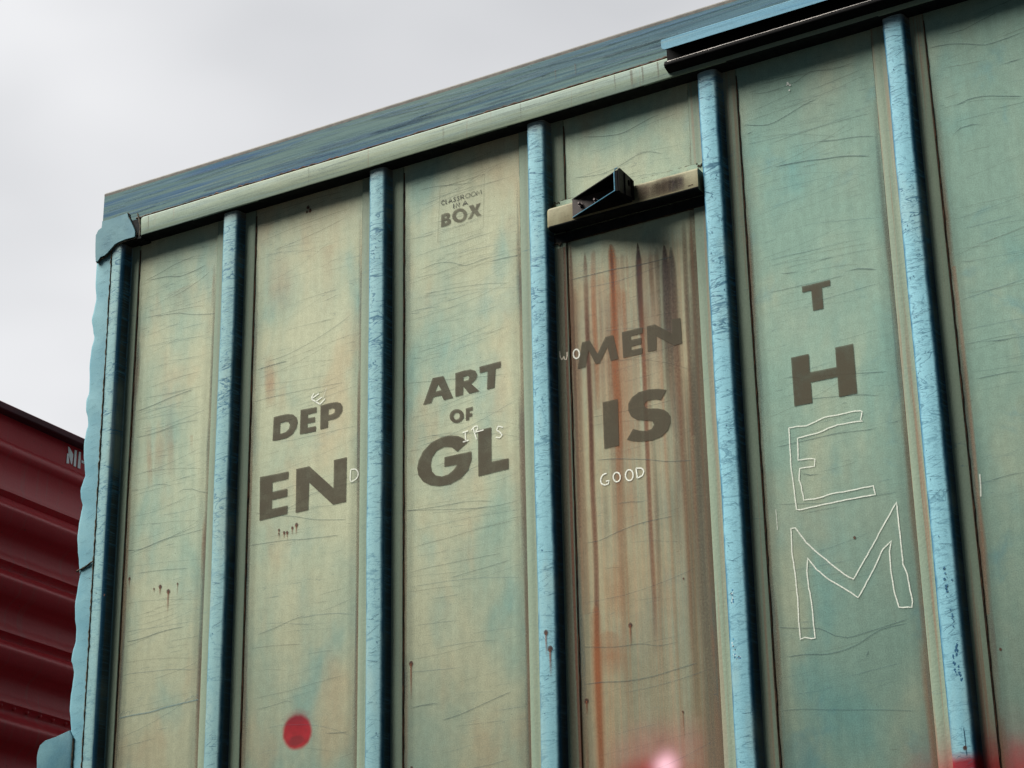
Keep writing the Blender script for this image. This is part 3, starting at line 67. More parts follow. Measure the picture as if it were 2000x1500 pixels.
MP=[[[1.358,5.052],[1.366,5.052],[1.395,5.026],[1.391,4.976],[1.384,4.978],[1.364,5.019]],[[1.355,5.019],[1.364,5.019],[1.372,4.975],[1.354,4.971]],[[1.403,5.05],[1.417,5.051],[1.417,4.973],[1.402,4.973]],[[1.432,5.051],[1.444,5.052],[1.447,4.973],[1.429,4.972]]]
RIV=[[1.047,3.81],[1.13,3.81],[1.207,3.813],[1.291,3.814],[1.369,3.813]]

random.seed(7)
RND = random.Random(11)

# ------------------------------------------------------------------ mesh helpers
class MB:
    def __init__(s): s.v = []; s.f = []; s.m = []; s.c = []
    def vert(s, x, y, z, c=(0, 0, 0, 1)):
        s.v.append((x, y, z)); s.c.append(c); return len(s.v)-1
    def face(s, idx, m=0): s.f.append(tuple(idx)); s.m.append(m)
    def quad(s, pts, m=0, c=(0, 0, 0, 1)): s.face([s.vert(*q, c) for q in pts], m)
    def box(s, x0, x1, y0, y1, z0, z1, m=0, c=(0, 0, 0, 1)):
        P = [s.vert(x, y, z, c) for x in (x0, x1) for y in (y0, y1) for z in (z0, z1)]
        for q in ((0, 1, 3, 2), (4, 6, 7, 5), (0, 4, 5, 1), (2, 3, 7, 6), (0, 2, 6, 4), (1, 5, 7, 3)): s.face([P[i] for i in q], m)
    def loft(s, rows, m=0, closed=False, cap=False):           # rows of (x,y,z[,color])
        R = [[s.vert(*q[:3], q[3] if len(q) > 3 else (0, 0, 0, 1)) for q in r] for r in rows]
        n = len(R[0])
        for a, b in zip(R, R[1:]):
            for i in range(n if closed else n-1): s.face((a[i], a[(i+1) % n], b[(i+1) % n], b[i]), m)
        if cap: s.face(R[0][::-1], m); s.face(R[-1], m)
    def prism(s, poly, axis, a, b, m=0):                       # poly 2D, extruded along axis from a to b
        def P(q, t): return {'x': (t, q[0], q[1]), 'y': (q[0], t, q[1]), 'z': (q[0], q[1], t)}[axis]
        s.loft([[P(q, a) for q in poly], [P(q, b) for q in poly]], m, closed=True, cap=True)
    def tube(s, pts, rad, m=0, n=6, c=(0, 0, 0, 1)):
        rows = []
        for i, p_ in enumerate(pts):
            p_ = Vector(p_); q = Vector(pts[min(i+1, len(pts)-1)])-Vector(pts[max(i-1, 0)])
            q.normalize(); a = q.cross(Vector((0.13, 0.31, 0.94)) if abs(q.z) < .9 else Vector((1, 0, 0))).normalized(); b = q.cross(a)
            r = rad[i] if isinstance(rad, (list, tuple)) else rad
            rows.append([tuple(p_+a*r*math.cos(t)+b*r*math.sin(t))+(c,) for t in [2*math.pi*k/n for k in range(n)]])
        s.loft(rows, m, closed=True, cap=True)
    def build(s, name, mats, parent=None, smooth=35, label=None):
        me = bpy.data.meshes.new(name); me.from_pydata(s.v, [], s.f)
        for m in mats: me.materials.append(m)
        me.polygons.foreach_set('material_index', s.m)
        at = me.color_attributes.new('Col', 'FLOAT_COLOR', 'POINT')
        at.data.foreach_set('color', [x for c in s.c for x in c])
        if smooth:
            me.polygons.foreach_set('use_smooth', [True]*len(s.f)); me.set_sharp_from_angle(angle=math.radians(smooth))
        me.validate(); me.update()
        o = bpy.data.objects.new(name, me); scene.collection.objects.link(o); o.parent = parent
        if label: o['label'] = label
        return o
def arc(cx, cy_, r, a0, a1, n=5):
    return [(cx+r*math.cos(math.radians(a0+(a1-a0)*i/n)), cy_+r*math.sin(math.radians(a0+(a1-a0)*i/n))) for i in range(n+1)]
def rbox(y0, y1, z0, z1, r, n=4):                              # rounded rectangle
    return arc(y0+r, z0+r, r, 180, 270, n)+arc(y1-r, z0+r, r, 270, 360, n)+arc(y1-r, z1-r, r, 0, 90, n)+arc(y0+r, z1-r, r, 90, 180, n)
def root(name, label, cat, loc, kind=None):
    o = bpy.data.objects.new(name, None); scene.collection.objects.link(o); o.location = loc
    o['label'] = label; o['category'] = cat
    if kind: o['kind'] = kind
    return o

# ------------------------------------------------------------------ materials
class NT:
    def __init__(s, name):
        s.m = bpy.data.materials.new(name); s.m.use_nodes = True; s.t = s.m.node_tree; s.t.nodes.clear()
        s.out = s.n('ShaderNodeOutputMaterial'); s.bsdf = s.n('ShaderNodeBsdfPrincipled')
        s.l(s.bsdf.outputs[0], s.out.inputs[0]); s.tc = s.n('ShaderNodeTexCoord').outputs['Object']
        s.xyz = s.n('ShaderNodeSeparateXYZ'); s.l(s.tc, s.xyz.inputs[0])
    def n(s, t, **k):
        q = s.t.nodes.new(t)
        for a, b in k.items(): setattr(q, a, b)
        return q
    def l(s, a, b): s.t.links.new(a, b)
    def put(s, sock, v):
        if hasattr(v, 'is_output'): s.l(v, sock)
        else: sock.default_value = v
    def noise(s, sc=(1, 1, 1), scale=1.0, det=3.0, rough=.55, dist=0.0, off=(0, 0, 0), rot=(0, 0, 0)):
        mp_ = s.n('ShaderNodeMapping'); s.l(s.tc, mp_.inputs[0]); mp_.inputs['Scale'].default_value = sc
        mp_.inputs['Location'].default_value = off; mp_.inputs['Rotation'].default_value = rot
        q = s.n('ShaderNodeTexNoise'); s.l(mp_.outputs[0], q.inputs[0]); q.inputs['Scale'].default_value = scale
        q.inputs['Detail'].default_value = det; q.inputs['Roughness'].default_value = rough; q.inputs['Distortion'].default_value = dist
        return q.outputs[0]
    def ramp(s, v, a, b, lo=0.0, hi=1.0, smooth=True):
        q = s.n('ShaderNodeMapRange', interpolation_type='SMOOTHSTEP' if smooth else 'LINEAR'); s.put(q.inputs[0], v)
        for i, x in zip((1, 2, 3, 4), (a, b, lo, hi)): q.inputs[i].default_value = x
        return q.outputs[0]
    def mth(s, op, a, b=0.0, c=0.0):
        q = s.n('ShaderNodeMath', operation=op); s.put(q.inputs[0], a); s.put(q.inputs[1], b); s.put(q.inputs[2], c); return q.outputs[0]
    def mix(s, f, a, b, bt='MIX'):
        q = s.n('ShaderNodeMix', data_type='RGBA', blend_type=bt)
        s.put(q.inputs[0], f); s.put(q.inputs[6], a if hasattr(a, 'is_output') else (*a, 1)); s.put(q.inputs[7], b if hasattr(b, 'is_output') else (*b, 1))
        return q.outputs[2]
    def val(s, v):                                             # a grey colour from a value
        q = s.n('ShaderNodeCombineColor'); [s.put(q.inputs[i], v) for i in range(3)]; return q.outputs[0]
    def col(s):
        q = s.n('ShaderNodeVertexColor'); q.layer_name = 'Col'; return q
    def lines(s, sc, eps, mask_sc, lo=.45, hi=.6, dist=.4, off=(0, 0, 0), rot=(0, 0, 0)):     # broken hairline contours
        a = s.mth('ABSOLUTE', s.mth('SUBTRACT', s.noise(sc, 1, 3, .5, dist, off, rot), .5))
        ln = s.ramp(a, 0, eps, 1, 0); mk = s.ramp(s.noise(mask_sc, 1, 2, .5, 0, (off[2]+3.1, 0, 7)), lo, hi)
        return s.mth('MULTIPLY', ln, mk)
    def blob(s, cx, cz, rx, rz, soft, jit=.35, nsc=14):       # soft-edged spray spot on the side
        x = s.mth('DIVIDE', s.mth('SUBTRACT', s.xyz.outputs[0], cx), rx); z = s.mth('DIVIDE', s.mth('SUBTRACT', s.xyz.outputs[2], cz), rz)
        d = s.mth('SQRT', s.mth('ADD', s.mth('MULTIPLY', x, x), s.mth('MULTIPLY', z, z)))
        n_ = s.mth('MULTIPLY', s.mth('SUBTRACT', s.noise((1, 1, 1), nsc, 3, .6), .5), jit)
        return s.ramp(s.mth('ADD', d, n_), 1.0, 1.0-soft, 0, 1)
    def spray(s, c):                                          # red aerosol paint along the bottom of the side
        grain = s.ramp(s.noise((1, 1, 1), 420, 2, .6), .3, .7, .82, 1.1)
        red = s.mix(s.noise((1, 1, 1), 26, 3, .6), (.14, .001, .005), (.36, .003, .016))
        b1 = s.blob(-3.9424, 3.1986, .064, .064, .26, .30, 13)
        b1 = s.mth('MULTIPLY', b1, .96)
        dk = s.blob(-3.948, 3.172, .040, .020, .5, 1.1, 22); red1 = s.mix(s.mth('MULTIPLY', dk, .6), red, (.10, .002, .008)); red1 = s.mix(s.ramp(s.xyz.outputs[2], 3.205, 3.25, 0, .7), red1, (.13, .004, .015))
        b1s = s.mth('MULTIPLY', s.blob(-3.9424, 3.226, .066, .058, .6, .5, 40), .45)
        b2 = s.mth('MULTIPLY', s.blob(-2.72, 2.900, .21, .085, 1.0, .35, 9), .95)
        b2s = s.mth('MULTIPLY', s.blob(-2.67, 2.965, .27, .15, 1.0, .4, 9), .40)
        pk = s.mth('POWER', s.blob(-2.656, 2.930, .085, .088, 1.0, .2, 12), 1.9)
        b3 = s.mth('MULTIPLY', s.blob(-1.74, 2.755, .28, .17, .95, .4, 8), .95)
        b3s = s.mth('MULTIPLY', s.blob(-1.70, 2.77, .36, .24, .9, .4, 8), .5)
        c = s.mix(s.mth('MULTIPLY', b1s, grain), c, (.16, .012, .03)); c = s.mix(b1, c, red1)
        c = s.mix(s.mth('MULTIPLY', b2s, grain), c, (.34, .06, .09)); c = s.mix(b2, c, red)
        c = s.mix(s.mth('MULTIPLY', b3s, grain), c, (.20, .01, .02)); c = s.mix(b3, c, red)
        c = s.mix(pk, c, (.95, .55, .66))
        return c
    def bump(s, h, dist=.002, st=.5):
        q = s.n('ShaderNodeBump'); s.put(q.inputs['Height'], h); q.inputs['Distance'].default_value = dist; q.inputs['Strength'].default_value = st
        s.l(q.outputs[0], s.bsdf.inputs['Normal'])
    def fin(s, c, rough=.55, spec=.35, metal=0.0):
        s.put(s.bsdf.inputs['Base Color'], c if hasattr(c, 'is_output') else (*c, 1)); s.put(s.bsdf.inputs['Roughness'], rough)
        s.bsdf.inputs['Specular IOR Level'].default_value = spec; s.bsdf.inputs['Metallic'].default_value = metal
        return s.m

def panel_mat(name, stained=False):
    t = NT(name)
    gx = t.ramp(t.xyz.outputs[0], -3.3, -1.7, 0, 1)
    f = t.mth('ADD', t.mth('MULTIPLY', t.noise((2.0, 1, 1.1), 1.5, 4, .55, .3), 1.7), t.mth('MULTIPLY', gx, .5))
    c = t.mix(t.ramp(f, .66, 1.40), (.415, .435, .300), (.215, .340, .278))
    c = t.mix(t.mth('MULTIPLY', t.ramp(t.noise((3.2, 1, 1.6), 1.4, 4, .5, .2, (5, 0, 2)), .50, .74), .50), c, (.115, .320, .315))
    pe = t.ramp(t.noise((3.0, 1, 1.3), 1.5, 4, .55, .2, (1, 0, 9)), .50, .68)
    c = t.mix(t.mth('MULTIPLY', pe, t.ramp(gx, 0, 1, .28, .08)), c, (.44, .26, .13))
    bl = t.ramp(t.noise((2.6, 1, 2.6), 1.6, 4, .6, .6, (11, 0, 4)), .56, .74)
    c = t.mix(t.mth('MULTIPLY', bl, t.ramp(gx, 0, 1, .12, .42)), c, (.060, .235, .290))
    gz = t.ramp(t.xyz.outputs[2], 2.8, 4.2, .58, 1.0)           # darker towards the bottom of the side
    gxr = t.ramp(t.xyz.outputs[0], -2.6, -1.3, 1.0, .84)
    c = t.mix(1.0, c, t.val(t.mth('MULTIPLY', gz, gxr)), 'MULTIPLY')
    if stained:
        st = t.ramp(t.noise((34, 1, .55), 1, 4, .6, .25, (3, 0, 0)), .40, .66)
        st2 = t.ramp(t.noise((90, 1, .8), 1, 3, .6, .2, (8, 0, 0)), .42, .66)
        mk = t.ramp(t.xyz.outputs[2], 4.66, 4.50, 0, 1)
        mr_ = t.ramp(t.xyz.outputs[0], -2.70, -2.47, .45, 1.6)
        c = t.mix(t.mth('MULTIPLY', t.mth('MULTIPLY', mk, .36), 1.0), c, (.27, .175, .085))
        c = t.mix(t.mth('MULTIPLY', t.mth('MULTIPLY', st, mk), t.mth('MULTIPLY', mr_, .48)), c, (.135, .085, .040))
        c = t.mix(t.mth('MULTIPLY', t.mth('MULTIPLY', st2, mk), .16), c, (.42, .17, .07))
    vs = t.ramp(t.noise((38, 1, 2.2), 1, 4, .7, .6), .3, .7, .95, 1.04)
    c = t.mix(1.0, c, t.val(vs), 'MULTIPLY')
    g = t.ramp(t.noise((1, 1, 1), 260, 3, .7), .25, .75, .80, 1.18)
    c = t.mix(1.0, c, t.val(g), 'MULTIPLY')
    g2 = t.ramp(t.noise((1, 1, 1), 38, 3, .6, 0, (2, 2, 2)), .3, .7, .94, 1.05)
    c = t.mix(1.0, c, t.val(g2), 'MULTIPLY')
    top = t.ramp(t.xyz.outputs[2], 3.6, 4.9, .35, 1.0)
    l1 = t.mth('MULTIPLY', t.lines((1.5, 1, 23), .0030, (1.6, 1, 5), .44, .62), .42)
    l2 = t.mth('MULTIPLY', t.mth('MULTIPLY', t.lines((2.3, 1, 42), .006, (2.5, 1, 6), .45, .6, .5, (4, 0, 1), (0, -.05, 0)), .42), top)
    c = t.mix(l1, c, (.07, .12, .125)); c = t.mix(l2, c, (.09, .14, .14))
    dots = t.ramp(t.noise((1, 1, 1), 150, 1, .5, 0, (9, 1, 4)), .765, .80)
    c = t.mix(t.mth('MULTIPLY', dots, .75), c, (.06, .06, .05))
    c = t.spray(c)
    h = t.mth('ADD', t.mth('MULTIPLY', t.noise((2.2, 1, 1.2), 1, 2, .5), 6.0), t.mth('MULTIPLY', t.noise((1, 1, 1), 160, 3, .6), .12))
    t.bump(h, .004, .45)
    return t.fin(c, t.ramp(t.noise((1, 1, 1), 5, 3), .3, .7, .42, .62), .12)

def post_mat(name):
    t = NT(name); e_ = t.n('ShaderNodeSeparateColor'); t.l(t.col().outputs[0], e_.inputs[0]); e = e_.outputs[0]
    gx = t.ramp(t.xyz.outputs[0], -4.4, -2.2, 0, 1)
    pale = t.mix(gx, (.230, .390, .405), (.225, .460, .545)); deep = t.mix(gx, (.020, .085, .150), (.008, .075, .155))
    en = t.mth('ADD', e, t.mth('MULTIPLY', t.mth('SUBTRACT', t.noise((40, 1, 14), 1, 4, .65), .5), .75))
    c = t.mix(t.ramp(en, .28, .98), pale, deep); c = t.mix(e_.outputs[1], c, (.030, .048, .056))  # painted in: pale highlight down the middle, shaded edges, near-black shaded sides
    c = t.mix(t.mth('MULTIPLY', t.ramp(t.noise((8, 1, 2.2), 1, 3), .5, .72), .4), c, (.34, .42, .36))
    up = t.ramp(t.xyz.outputs[2], 3.3, 4.6, .45, 1.0)
    l1 = t.mth('MULTIPLY', t.mth('MULTIPLY', t.lines((7, 1, 26), .026, (6, 1, 5), .34, .54, 1.1), .95), up)
    l2 = t.mth('MULTIPLY', t.mth('MULTIPLY', t.lines((16, 1, 62), .030, (9, 1, 9), .38, .55, 1.4, (5, 0, 2)), .85), up)
    c = t.mix(l1, c, (.035, .12, .19)); c = t.mix(l2, c, (.07, .18, .26))
    chip = t.ramp(t.noise((60, 1, 34), 1, 3, .7, .5, (7, 0, 0)), .705, .74)
    c = t.mix(t.mth('MULTIPLY', chip, t.ramp(en, .1, .9, .1, .9)), c, (.03, .11, .22))
    g = t.ramp(t.noise((1, 1, 1), 240, 3, .7), .25, .75, .88, 1.1); c = t.mix(1.0, c, t.val(g), 'MULTIPLY')
    c = t.mix(t.mth('MULTIPLY', t.ramp(t.xyz.outputs[2], 5.05, 5.11), .5), c, (.20, .14, .09))
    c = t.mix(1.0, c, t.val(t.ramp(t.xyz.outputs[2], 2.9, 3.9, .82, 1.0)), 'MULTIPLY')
    # only the lowest ends of the posts caught the red spray
    red = t.mix(t.noise((1, 1, 1), 26, 3, .6), (.12, .002, .006), (.26, .004, .014))
    sx_ = t.ramp(t.xyz.outputs[0], -1.98, -1.80, 0, 1)
    sz_ = t.ramp(t.mth('ADD', t.xyz.outputs[2], t.mth('MULTIPLY', t.noise((1, 1, 1), 30, 3), .012)), 2.868, 2.828, 0, .95)
    c = t.mix(t.mth('MULTIPLY', sx_, sz_), c, red)
    h = t.mth('ADD', t.mth('MULTIPLY', t.noise((20, 1, 7), 1, 3, .6, .4), .8), t.mth('MULTIPLY', l1, -.5))
    t.bump(h, .0009, .5)
    return t.fin(c, .42, .12)

def flange_mat(name):
    t = NT(name)
    c = t.mix(t.noise((6, 1, 1.6), 1, 4), (.135, .190, .150), (.235, .290, .210))
    b = t.ramp(t.noise((70, 1, .9), 1, 3, .6, .2), .48, .66)
    right = t.ramp(t.xyz.outputs[0], -3.1, -1.9, .15, .75)
    c = t.mix(t.mth('MULTIPLY', b, right), c, (.22, .135, .085))
    c = t.mix(1.0, c, t.val(t.ramp(t.noise((1, 1, 1), 260, 3, .7), .25, .75, .88, 1.1)), 'MULTIPLY')
    l1 = t.mth('MULTIPLY', t.lines((2, 1, 15), .004, (4, 1, 5)), .5); c = t.mix(l1, c, (.06, .12, .14))
    c = t.spray(c); t.bump(t.noise((1, 1, 1), 120, 3), .0015, .4)
    return t.fin(c, .55, .12)

def rail_mat(name):
    t = NT(name)
    c = t.mix(t.noise((1.3, 1, 3), 1, 4), (.225, .250, .150), (.150, .235, .195))
    s_ = t.ramp(t.noise((1.4, 60, 60), 1, 4, .6, .3), .42, .66); c = t.mix(t.mth('MULTIPLY', s_, .38), c, (.20, .29, .29))
    d = t.ramp(t.noise((16, 1, 1.0), 1, 4, .65, .1), .56, .74); c = t.mix(t.mth('MULTIPLY', d, .42), c, (.19, .155, .10))
    d2 = t.ramp(t.noise((60, 1, 2), 1, 3, .65, .1, (4, 0, 0)), .62, .74); c = t.mix(t.mth('MULTIPLY', d2, .35), c, (.16, .09, .05))
    c = t.mix(t.mth('MULTIPLY', t.lines((2.2, 30, 30), .007, (2.5, 1, 6), .42, .6), .55), c, (.10, .16, .17))
    c = t.mix(1.0, c, t.val(t.ramp(t.noise((1, 1, 1), 260, 3, .7), .25, .75, .86, 1.1)), 'MULTIPLY')
    t.bump(t.noise((6, 14, 14), 1, 3), .004, .35)
    return t.fin(c, .5, .15)

def band_mat(name, base=(.050, .150, .185), blue=(.010, .080, .190), light=(.135, .195, .150), tr=.45):
    t = NT(name)
    gx = t.ramp(t.xyz.outputs[0], -4.8, -2.4, 0, 1)
    c = t.mix(t.noise((1.0, 1, 7), 1, 4), base, light)
    s1 = t.ramp(t.noise((.75, 1, 34), 1, 5, .62, .35, (2, 0, 0), (0, .035, 0)), .44, .63)
    c = t.mix(t.mth('MULTIPLY', s1, t.ramp(gx, 0, 1, .95, .42)), c, blue)
    s2 = t.ramp(t.noise((1.2, 1, 95), 1, 4, .6, .4, (6, 0, 3), (0, .07, 0)), .52, .66)
    c = t.mix(t.mth('MULTIPLY', s2, tr*.7), c, tuple(x*.7 for x in blue))
    s3 = t.ramp(t.noise((1.0, 1, 80), 1, 4, .6, .3, (3, 0, 8)), .58, .70); c = t.mix(t.mth('MULTIPLY', s3, .4), c, (.22, .30, .29))
    c = t.mix(t.mth('MULTIPLY', t.lines((1.3, 1, 30), .006, (2, 1, 6), .4, .6, .5), .6), c, (.02, .05, .08))
    c = t.mix(1.0, c, t.val(t.ramp(t.noise((1, 1, 1), 220, 3, .7), .25, .75, .84, 1.12)), 'MULTIPLY')
    t.bump(t.noise((2, 1, 60), 1, 4), .002, .4)
    return t.fin(c, .5, .14)

def plain_mat(name, a, b, sc=20, rough=.6, spec=.3, metal=0, bumpd=.001, aniso=(1, 1, 1), grain=.12):
    t = NT(name); c = t.mix(t.ramp(t.noise(aniso, sc, 4, .6), .32, .68), a, b)
    c = t.mix(1.0, c, t.val(t.ramp(t.noise((1, 1, 1), 240, 3, .7), .25, .75, 1-grain, 1+grain*.8)), 'MULTIPLY')
    if bumpd: t.bump(t.noise((1, 1, 1), sc*4, 3), bumpd, .5)
    return t.fin(c, rough, spec, metal)

def mark_mat(name, nlo=.25, nhi=.75, lo=.75, hi=1.0, sc=180, rough=.65):    # paint or stain laid on a surface, opacity in the vertex alpha
    t = NT(name); vc = t.col(); t.l(vc.outputs[0], t.bsdf.inputs['Base Color']); t.bsdf.inputs['Roughness'].default_value = rough
    t.bsdf.inputs['Specular IOR Level'].default_value = .25
    g = t.ramp(t.noise((1, 1, 1), sc, 4, .65), nlo, nhi, lo, hi)
    a = t.mth('MULTIPLY', vc.outputs[1], g)
    tr = t.n('ShaderNodeBsdfTransparent'); ms = t.n('ShaderNodeMixShader'); t.put(ms.inputs[0], a)
    t.l(tr.outputs[0], ms.inputs[1]); t.l(t.bsdf.outputs[0], ms.inputs[2]); t.l(ms.outputs[0], t.out.inputs[0])
    return t.m

M_panel = panel_mat('weathered_side_paint'); M_stain = panel_mat('rust_stained_side_paint', True)
M_post = post_mat('shaded_blue_post_paint'); M_flange = flange_mat('post_flange_paint')
M_rail = rail_mat('cream_rail_paint'); M_band = band_mat('brushed_blue_roof_edge')
M_lip = band_mat('blue_track_paint', (.105, .27, .39), (.04, .18, .33), (.13, .30, .38), .3)
M_edge = plain_mat('grey_worn_edge', (.055, .05, .042), (.10, .09, .075), 30)
M_beam = plain_mat('grimy_cream_beam_paint', (.15, .125, .065), (.27, .26, .16), 9, .55, .15, 0, .0008, (1, 1, .35), .16)
M_black = plain_mat('greasy_black_steel', (.002, .002, .0025), (.005, .005, .005), 25, .8, .08, 0, .001)
M_shade = plain_mat('painted_underside_shade', (.008, .009, .010), (.016, .018, .018), 30, .8, .1)  # near-black paint: the shade under the parts is put into the colour
M_brown = plain_mat('dark_brown_bracket_steel', (.020, .013, .012), (.040, .028, .026), 60, .6, .2)
M_silver = plain_mat('bare_worn_steel', (.22, .21, .20), (.32, .29, .27), 40, .4, .5, .3, 0)
M_bolt = plain_mat('rusty_bolt_steel', (.05, .03, .028), (.13, .10, .10), 90, .4, .5, .2)
M_seam = plain_mat('rusty_caulk', (.020, .014, .010), (.10, .045, .022), 70, .8, .2, 0, .002, (1, 1, .5), .3)
M_weld = plain_mat('dark_weld_bead', (.022, .02, .015), (.12, .10, .07), 110, .8, .2, 0, .003, (1, 1, 1), .35)
M_corner = plain_mat('pale_blue_corner_paint', (.115, .265, .325), (.175, .340, .385), 5, .5, .15, 0, .0008)
M_cap = plain_mat('dull_blue_cap_paint', (.070, .175, .225), (.115, .24, .275), 7, .5, .15, 0, .0008)
M_end = plain_mat('dark_blue_end_paint', (.03, .06, .07), (.06, .095, .10), 6, .7, .2)  # end face made dark to cut light bounced onto the red car
M_ink = mark_mat('stencil_paint', .34, .62, .78, 1.0, 17)
M_chalk = mark_mat('chalk', .35, .62, .60, 1.0, 300, .9)
M_mark = mark_mat('scratches_and_stains', .3, .7, .7, 1.0, 140)
M_red = None

# ------------------------------------------------------------------ marks laid on surfaces
def ribbon(mb, pts, w, col, alpha, y, m, surf=None, taper=True, soft=False):
    """a thin strip along pts (X,Z); alpha number or list; three verts across when soft"""
    n = len(pts); L_, C_, R_ = [], [], []
    # smooth the polyline a little
    for i in range(n):
        a = Vector(pts[max(i-1, 0)]); b = Vector(pts[min(i+1, n-1)]); d = (b-a)
        if d.length < 1e-9: d = Vector((0, 1))
        d.normalize(); nn = Vector((-d.y, d.x)); k = w/2
        if taper and i in (0, n-1): k *= .35
        p_ = Vector(pts[i]); al = alpha[i] if isinstance(alpha, (list, tuple)) else alpha*(.35 if taper and i in (0, n-1) else 1)
        row = []
        offs = ((-1, 0), (-.45, .85), (0, 1), (.45, .85), (1, 0)) if soft else ((-1, 1), (1, 1))
        for t_, aa in offs:
            q = p_+nn*k*t_
            X, Y = (q.x, y) if surf is None else surf(q.x, y)
            row.append(mb.vert(X, Y, q.y, (*col, al*aa)))
        L_.append(row)
    for a, b in zip(L_, L_[1:]):
        for i in range(len(a)-1): mb.face((a[i], a[i+1], b[i+1], b[i]), m)
def streak(mb, P_, A_, w, col, y, m, tip=.05):
    L = 0; ws = []
    for i in range(len(P_)):
        if i: L += (Vector(P_[i])-Vector(P_[i-1])).length
        ws.append(w*(.12+.88*min(1, L/tip)**.7))
    rows = []
    for i, p_ in enumerate(P_):
        rows.append([mb.vert(p_[0]+ws[i]/2*t_, y, p_[1], (*col, A_[i]*aa)) for t_, aa in ((-1, 0), (-.5, .8), (0, 1), (.5, .8), (1, 0))])
    for a, b in zip(rows, rows[1:]):
        for j in range(4): mb.face((a[j], a[j+1], b[j+1], b[j]), m)
def dense(pts, step=.03):
    """Catmull-Rom resampling"""
    out = []; n = len(pts)
    for i in range(n-1):
        p0, p1, p2, p3 = [Vector(pts[max(0, min(n-1, j))]) for j in (i-1, i, i+1, i+2)]
        k = max(1, min(8, int((p2-p1).length/step)))
        for j in range(k):
            t = j/k; out.append(tuple(.5*((2*p1)+(p2-p0)*t+(2*p0-5*p1+4*p2-p3)*t*t+(3*p1-p0-3*p2+p3)*t**3)))
    out.append(tuple(pts[-1])); return out
def lin(pts, step):
    out = []; q = random.Random(4)
    for a, b in zip(pts, pts[1:]):
        k = max(1, int(math.dist(a, b)/step))
        for j in range(k): out.append((a[0]+(b[0]-a[0])*j/k+(q.gauss(0, .0005) if j else 0), a[1]+(b[1]-a[1])*j/k+(q.gauss(0, .0005) if j else 0)))
    return out+[tuple(pts[-1])]
def densea(pts, al, sub=6):
    P_, A_ = [], []; n = len(pts)
    for i in range(n-1):
        p0, p1, p2, p3 = [Vector(pts[max(0, min(n-1, j))]) for j in (i-1, i, i+1, i+2)]
        for j in range(sub):
            t = j/sub; P_.append(tuple(.5*((2*p1)+(p2-p0)*t+(2*p0-5*p1+4*p2-p3)*t*t+(3*p1-p0-3*p2+p3)*t**3))); A_.append(al[i]+(al[i+1]-al[i])*t)
    P_.append(tuple(pts[-1])); A_.append(al[-1]); return P_, A_
def poly_tape(mb, pts, w, col, alpha, y, m):
    """constant-width stroke with mitred corners, for hand writing"""
    ribbon(mb, pts, w, col, alpha, y, m, taper=False)
def drip(mb, x, z, r, d, y, m, rng, surf=None):
    r *= .74
    def S_(X, Y): return (X, Y) if surf is None else surf(X, Y)
    n = 9; c = mb.vert(*S_(x, y), z, (.030, .008, .004, .97))
    ring = [mb.vert(*S_(x+r*(.8+.4*rng.random())*math.cos(t), y), z+r*1.2*(.8+.4*rng.random())*math.sin(t), (.035, .009, .005, .95)) for t in [2*math.pi*i/n for i in range(n)]]
    ring2 = [mb.vert(*S_(x+r*1.6*math.cos(t), y), z+r*1.8*math.sin(t), (.18, .06, .03, 0)) for t in [2*math.pi*i/n for i in range(n)]]
    for i in range(n):
        mb.face((c, ring[i], ring[(i+1) % n]), m); mb.face((ring[i], ring2[i], ring2[(i+1) % n], ring[(i+1) % n]), m)
    if d > r*1.5:
        pts = [(x, z), (x, z-d*.35), (x+.0006, z-d*.7), (x+.0002, z-d)]
        P_, A_ = densea(pts, [.9, .75, .4, 0], 3); ribbon(mb, P_, r*1.3, (.20, .055, .018), A_, y-.0001 if surf is None else y, m, surf, False, True)
COLS = {'o': (.37, .118, .036), 'd': (.085, .026, .012), 'r': (.15, .042, .018), 'k': (.028, .012, .012), 'b': (.10, .062, .032), 'p': (.46, .22, .12)}

# ------------------------------------------------------------------ the boxcar
Z0, ZT = 1.15, 5.105
SEAM = {1: -4.6856}
for k in range(2, 15): SEAM[k] = -4.1631+.62*(k-2)
X_END = SEAM[14]-.0
car = root('boxcar', 'weathered pale green boxcar with blue vertical posts and stencilled words, filling the view', 'boxcar', (0, 0, 0))
BROOT = car

def post_profile():
    w, d, r = .0345, .044, .0140
    L_ = [(-.0835, 0), (-.0832, -.0052), (-.0822, -.006), (-.060, -.0062), (-.0415, -.0065), (-.0385, -.0085), (-.0370, -.0130), (-w-.001, -.022)]
    a = arc(-w+r, -(d-r), r, 180, 270, 6)
    L_ += a
    L_ += [(-.010, -d-.0012), (0, -d-.0017), (.010, -d-.0012)]
    R_ = [(-x, y) for x, y in L_[:-3]][::-1]
    return L_+R_
PROF = post_profile()
def edge_shade(x, y):  # weight of the painted shade, none mid-face, full at the rounded edges
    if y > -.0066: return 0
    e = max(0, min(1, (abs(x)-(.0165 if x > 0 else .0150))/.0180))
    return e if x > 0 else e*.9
def postsurf(xc):
    xs = [(x, y) for x, y in PROF if -.0362 < x < .0362 and y < -.012]
    xs.sort()
    def f(X, y):
        u = X-xc
        u = max(-.0345, min(.0345, u))
        for a, b in zip(xs, xs[1:]):
            if a[0] <= u <= b[0]:
                t = (u-a[0])/(b[0]-a[0]+1e-9); return xc+u, a[1]+(b[1]-a[1])*t+y
        return xc+u, -.044+y
    return f
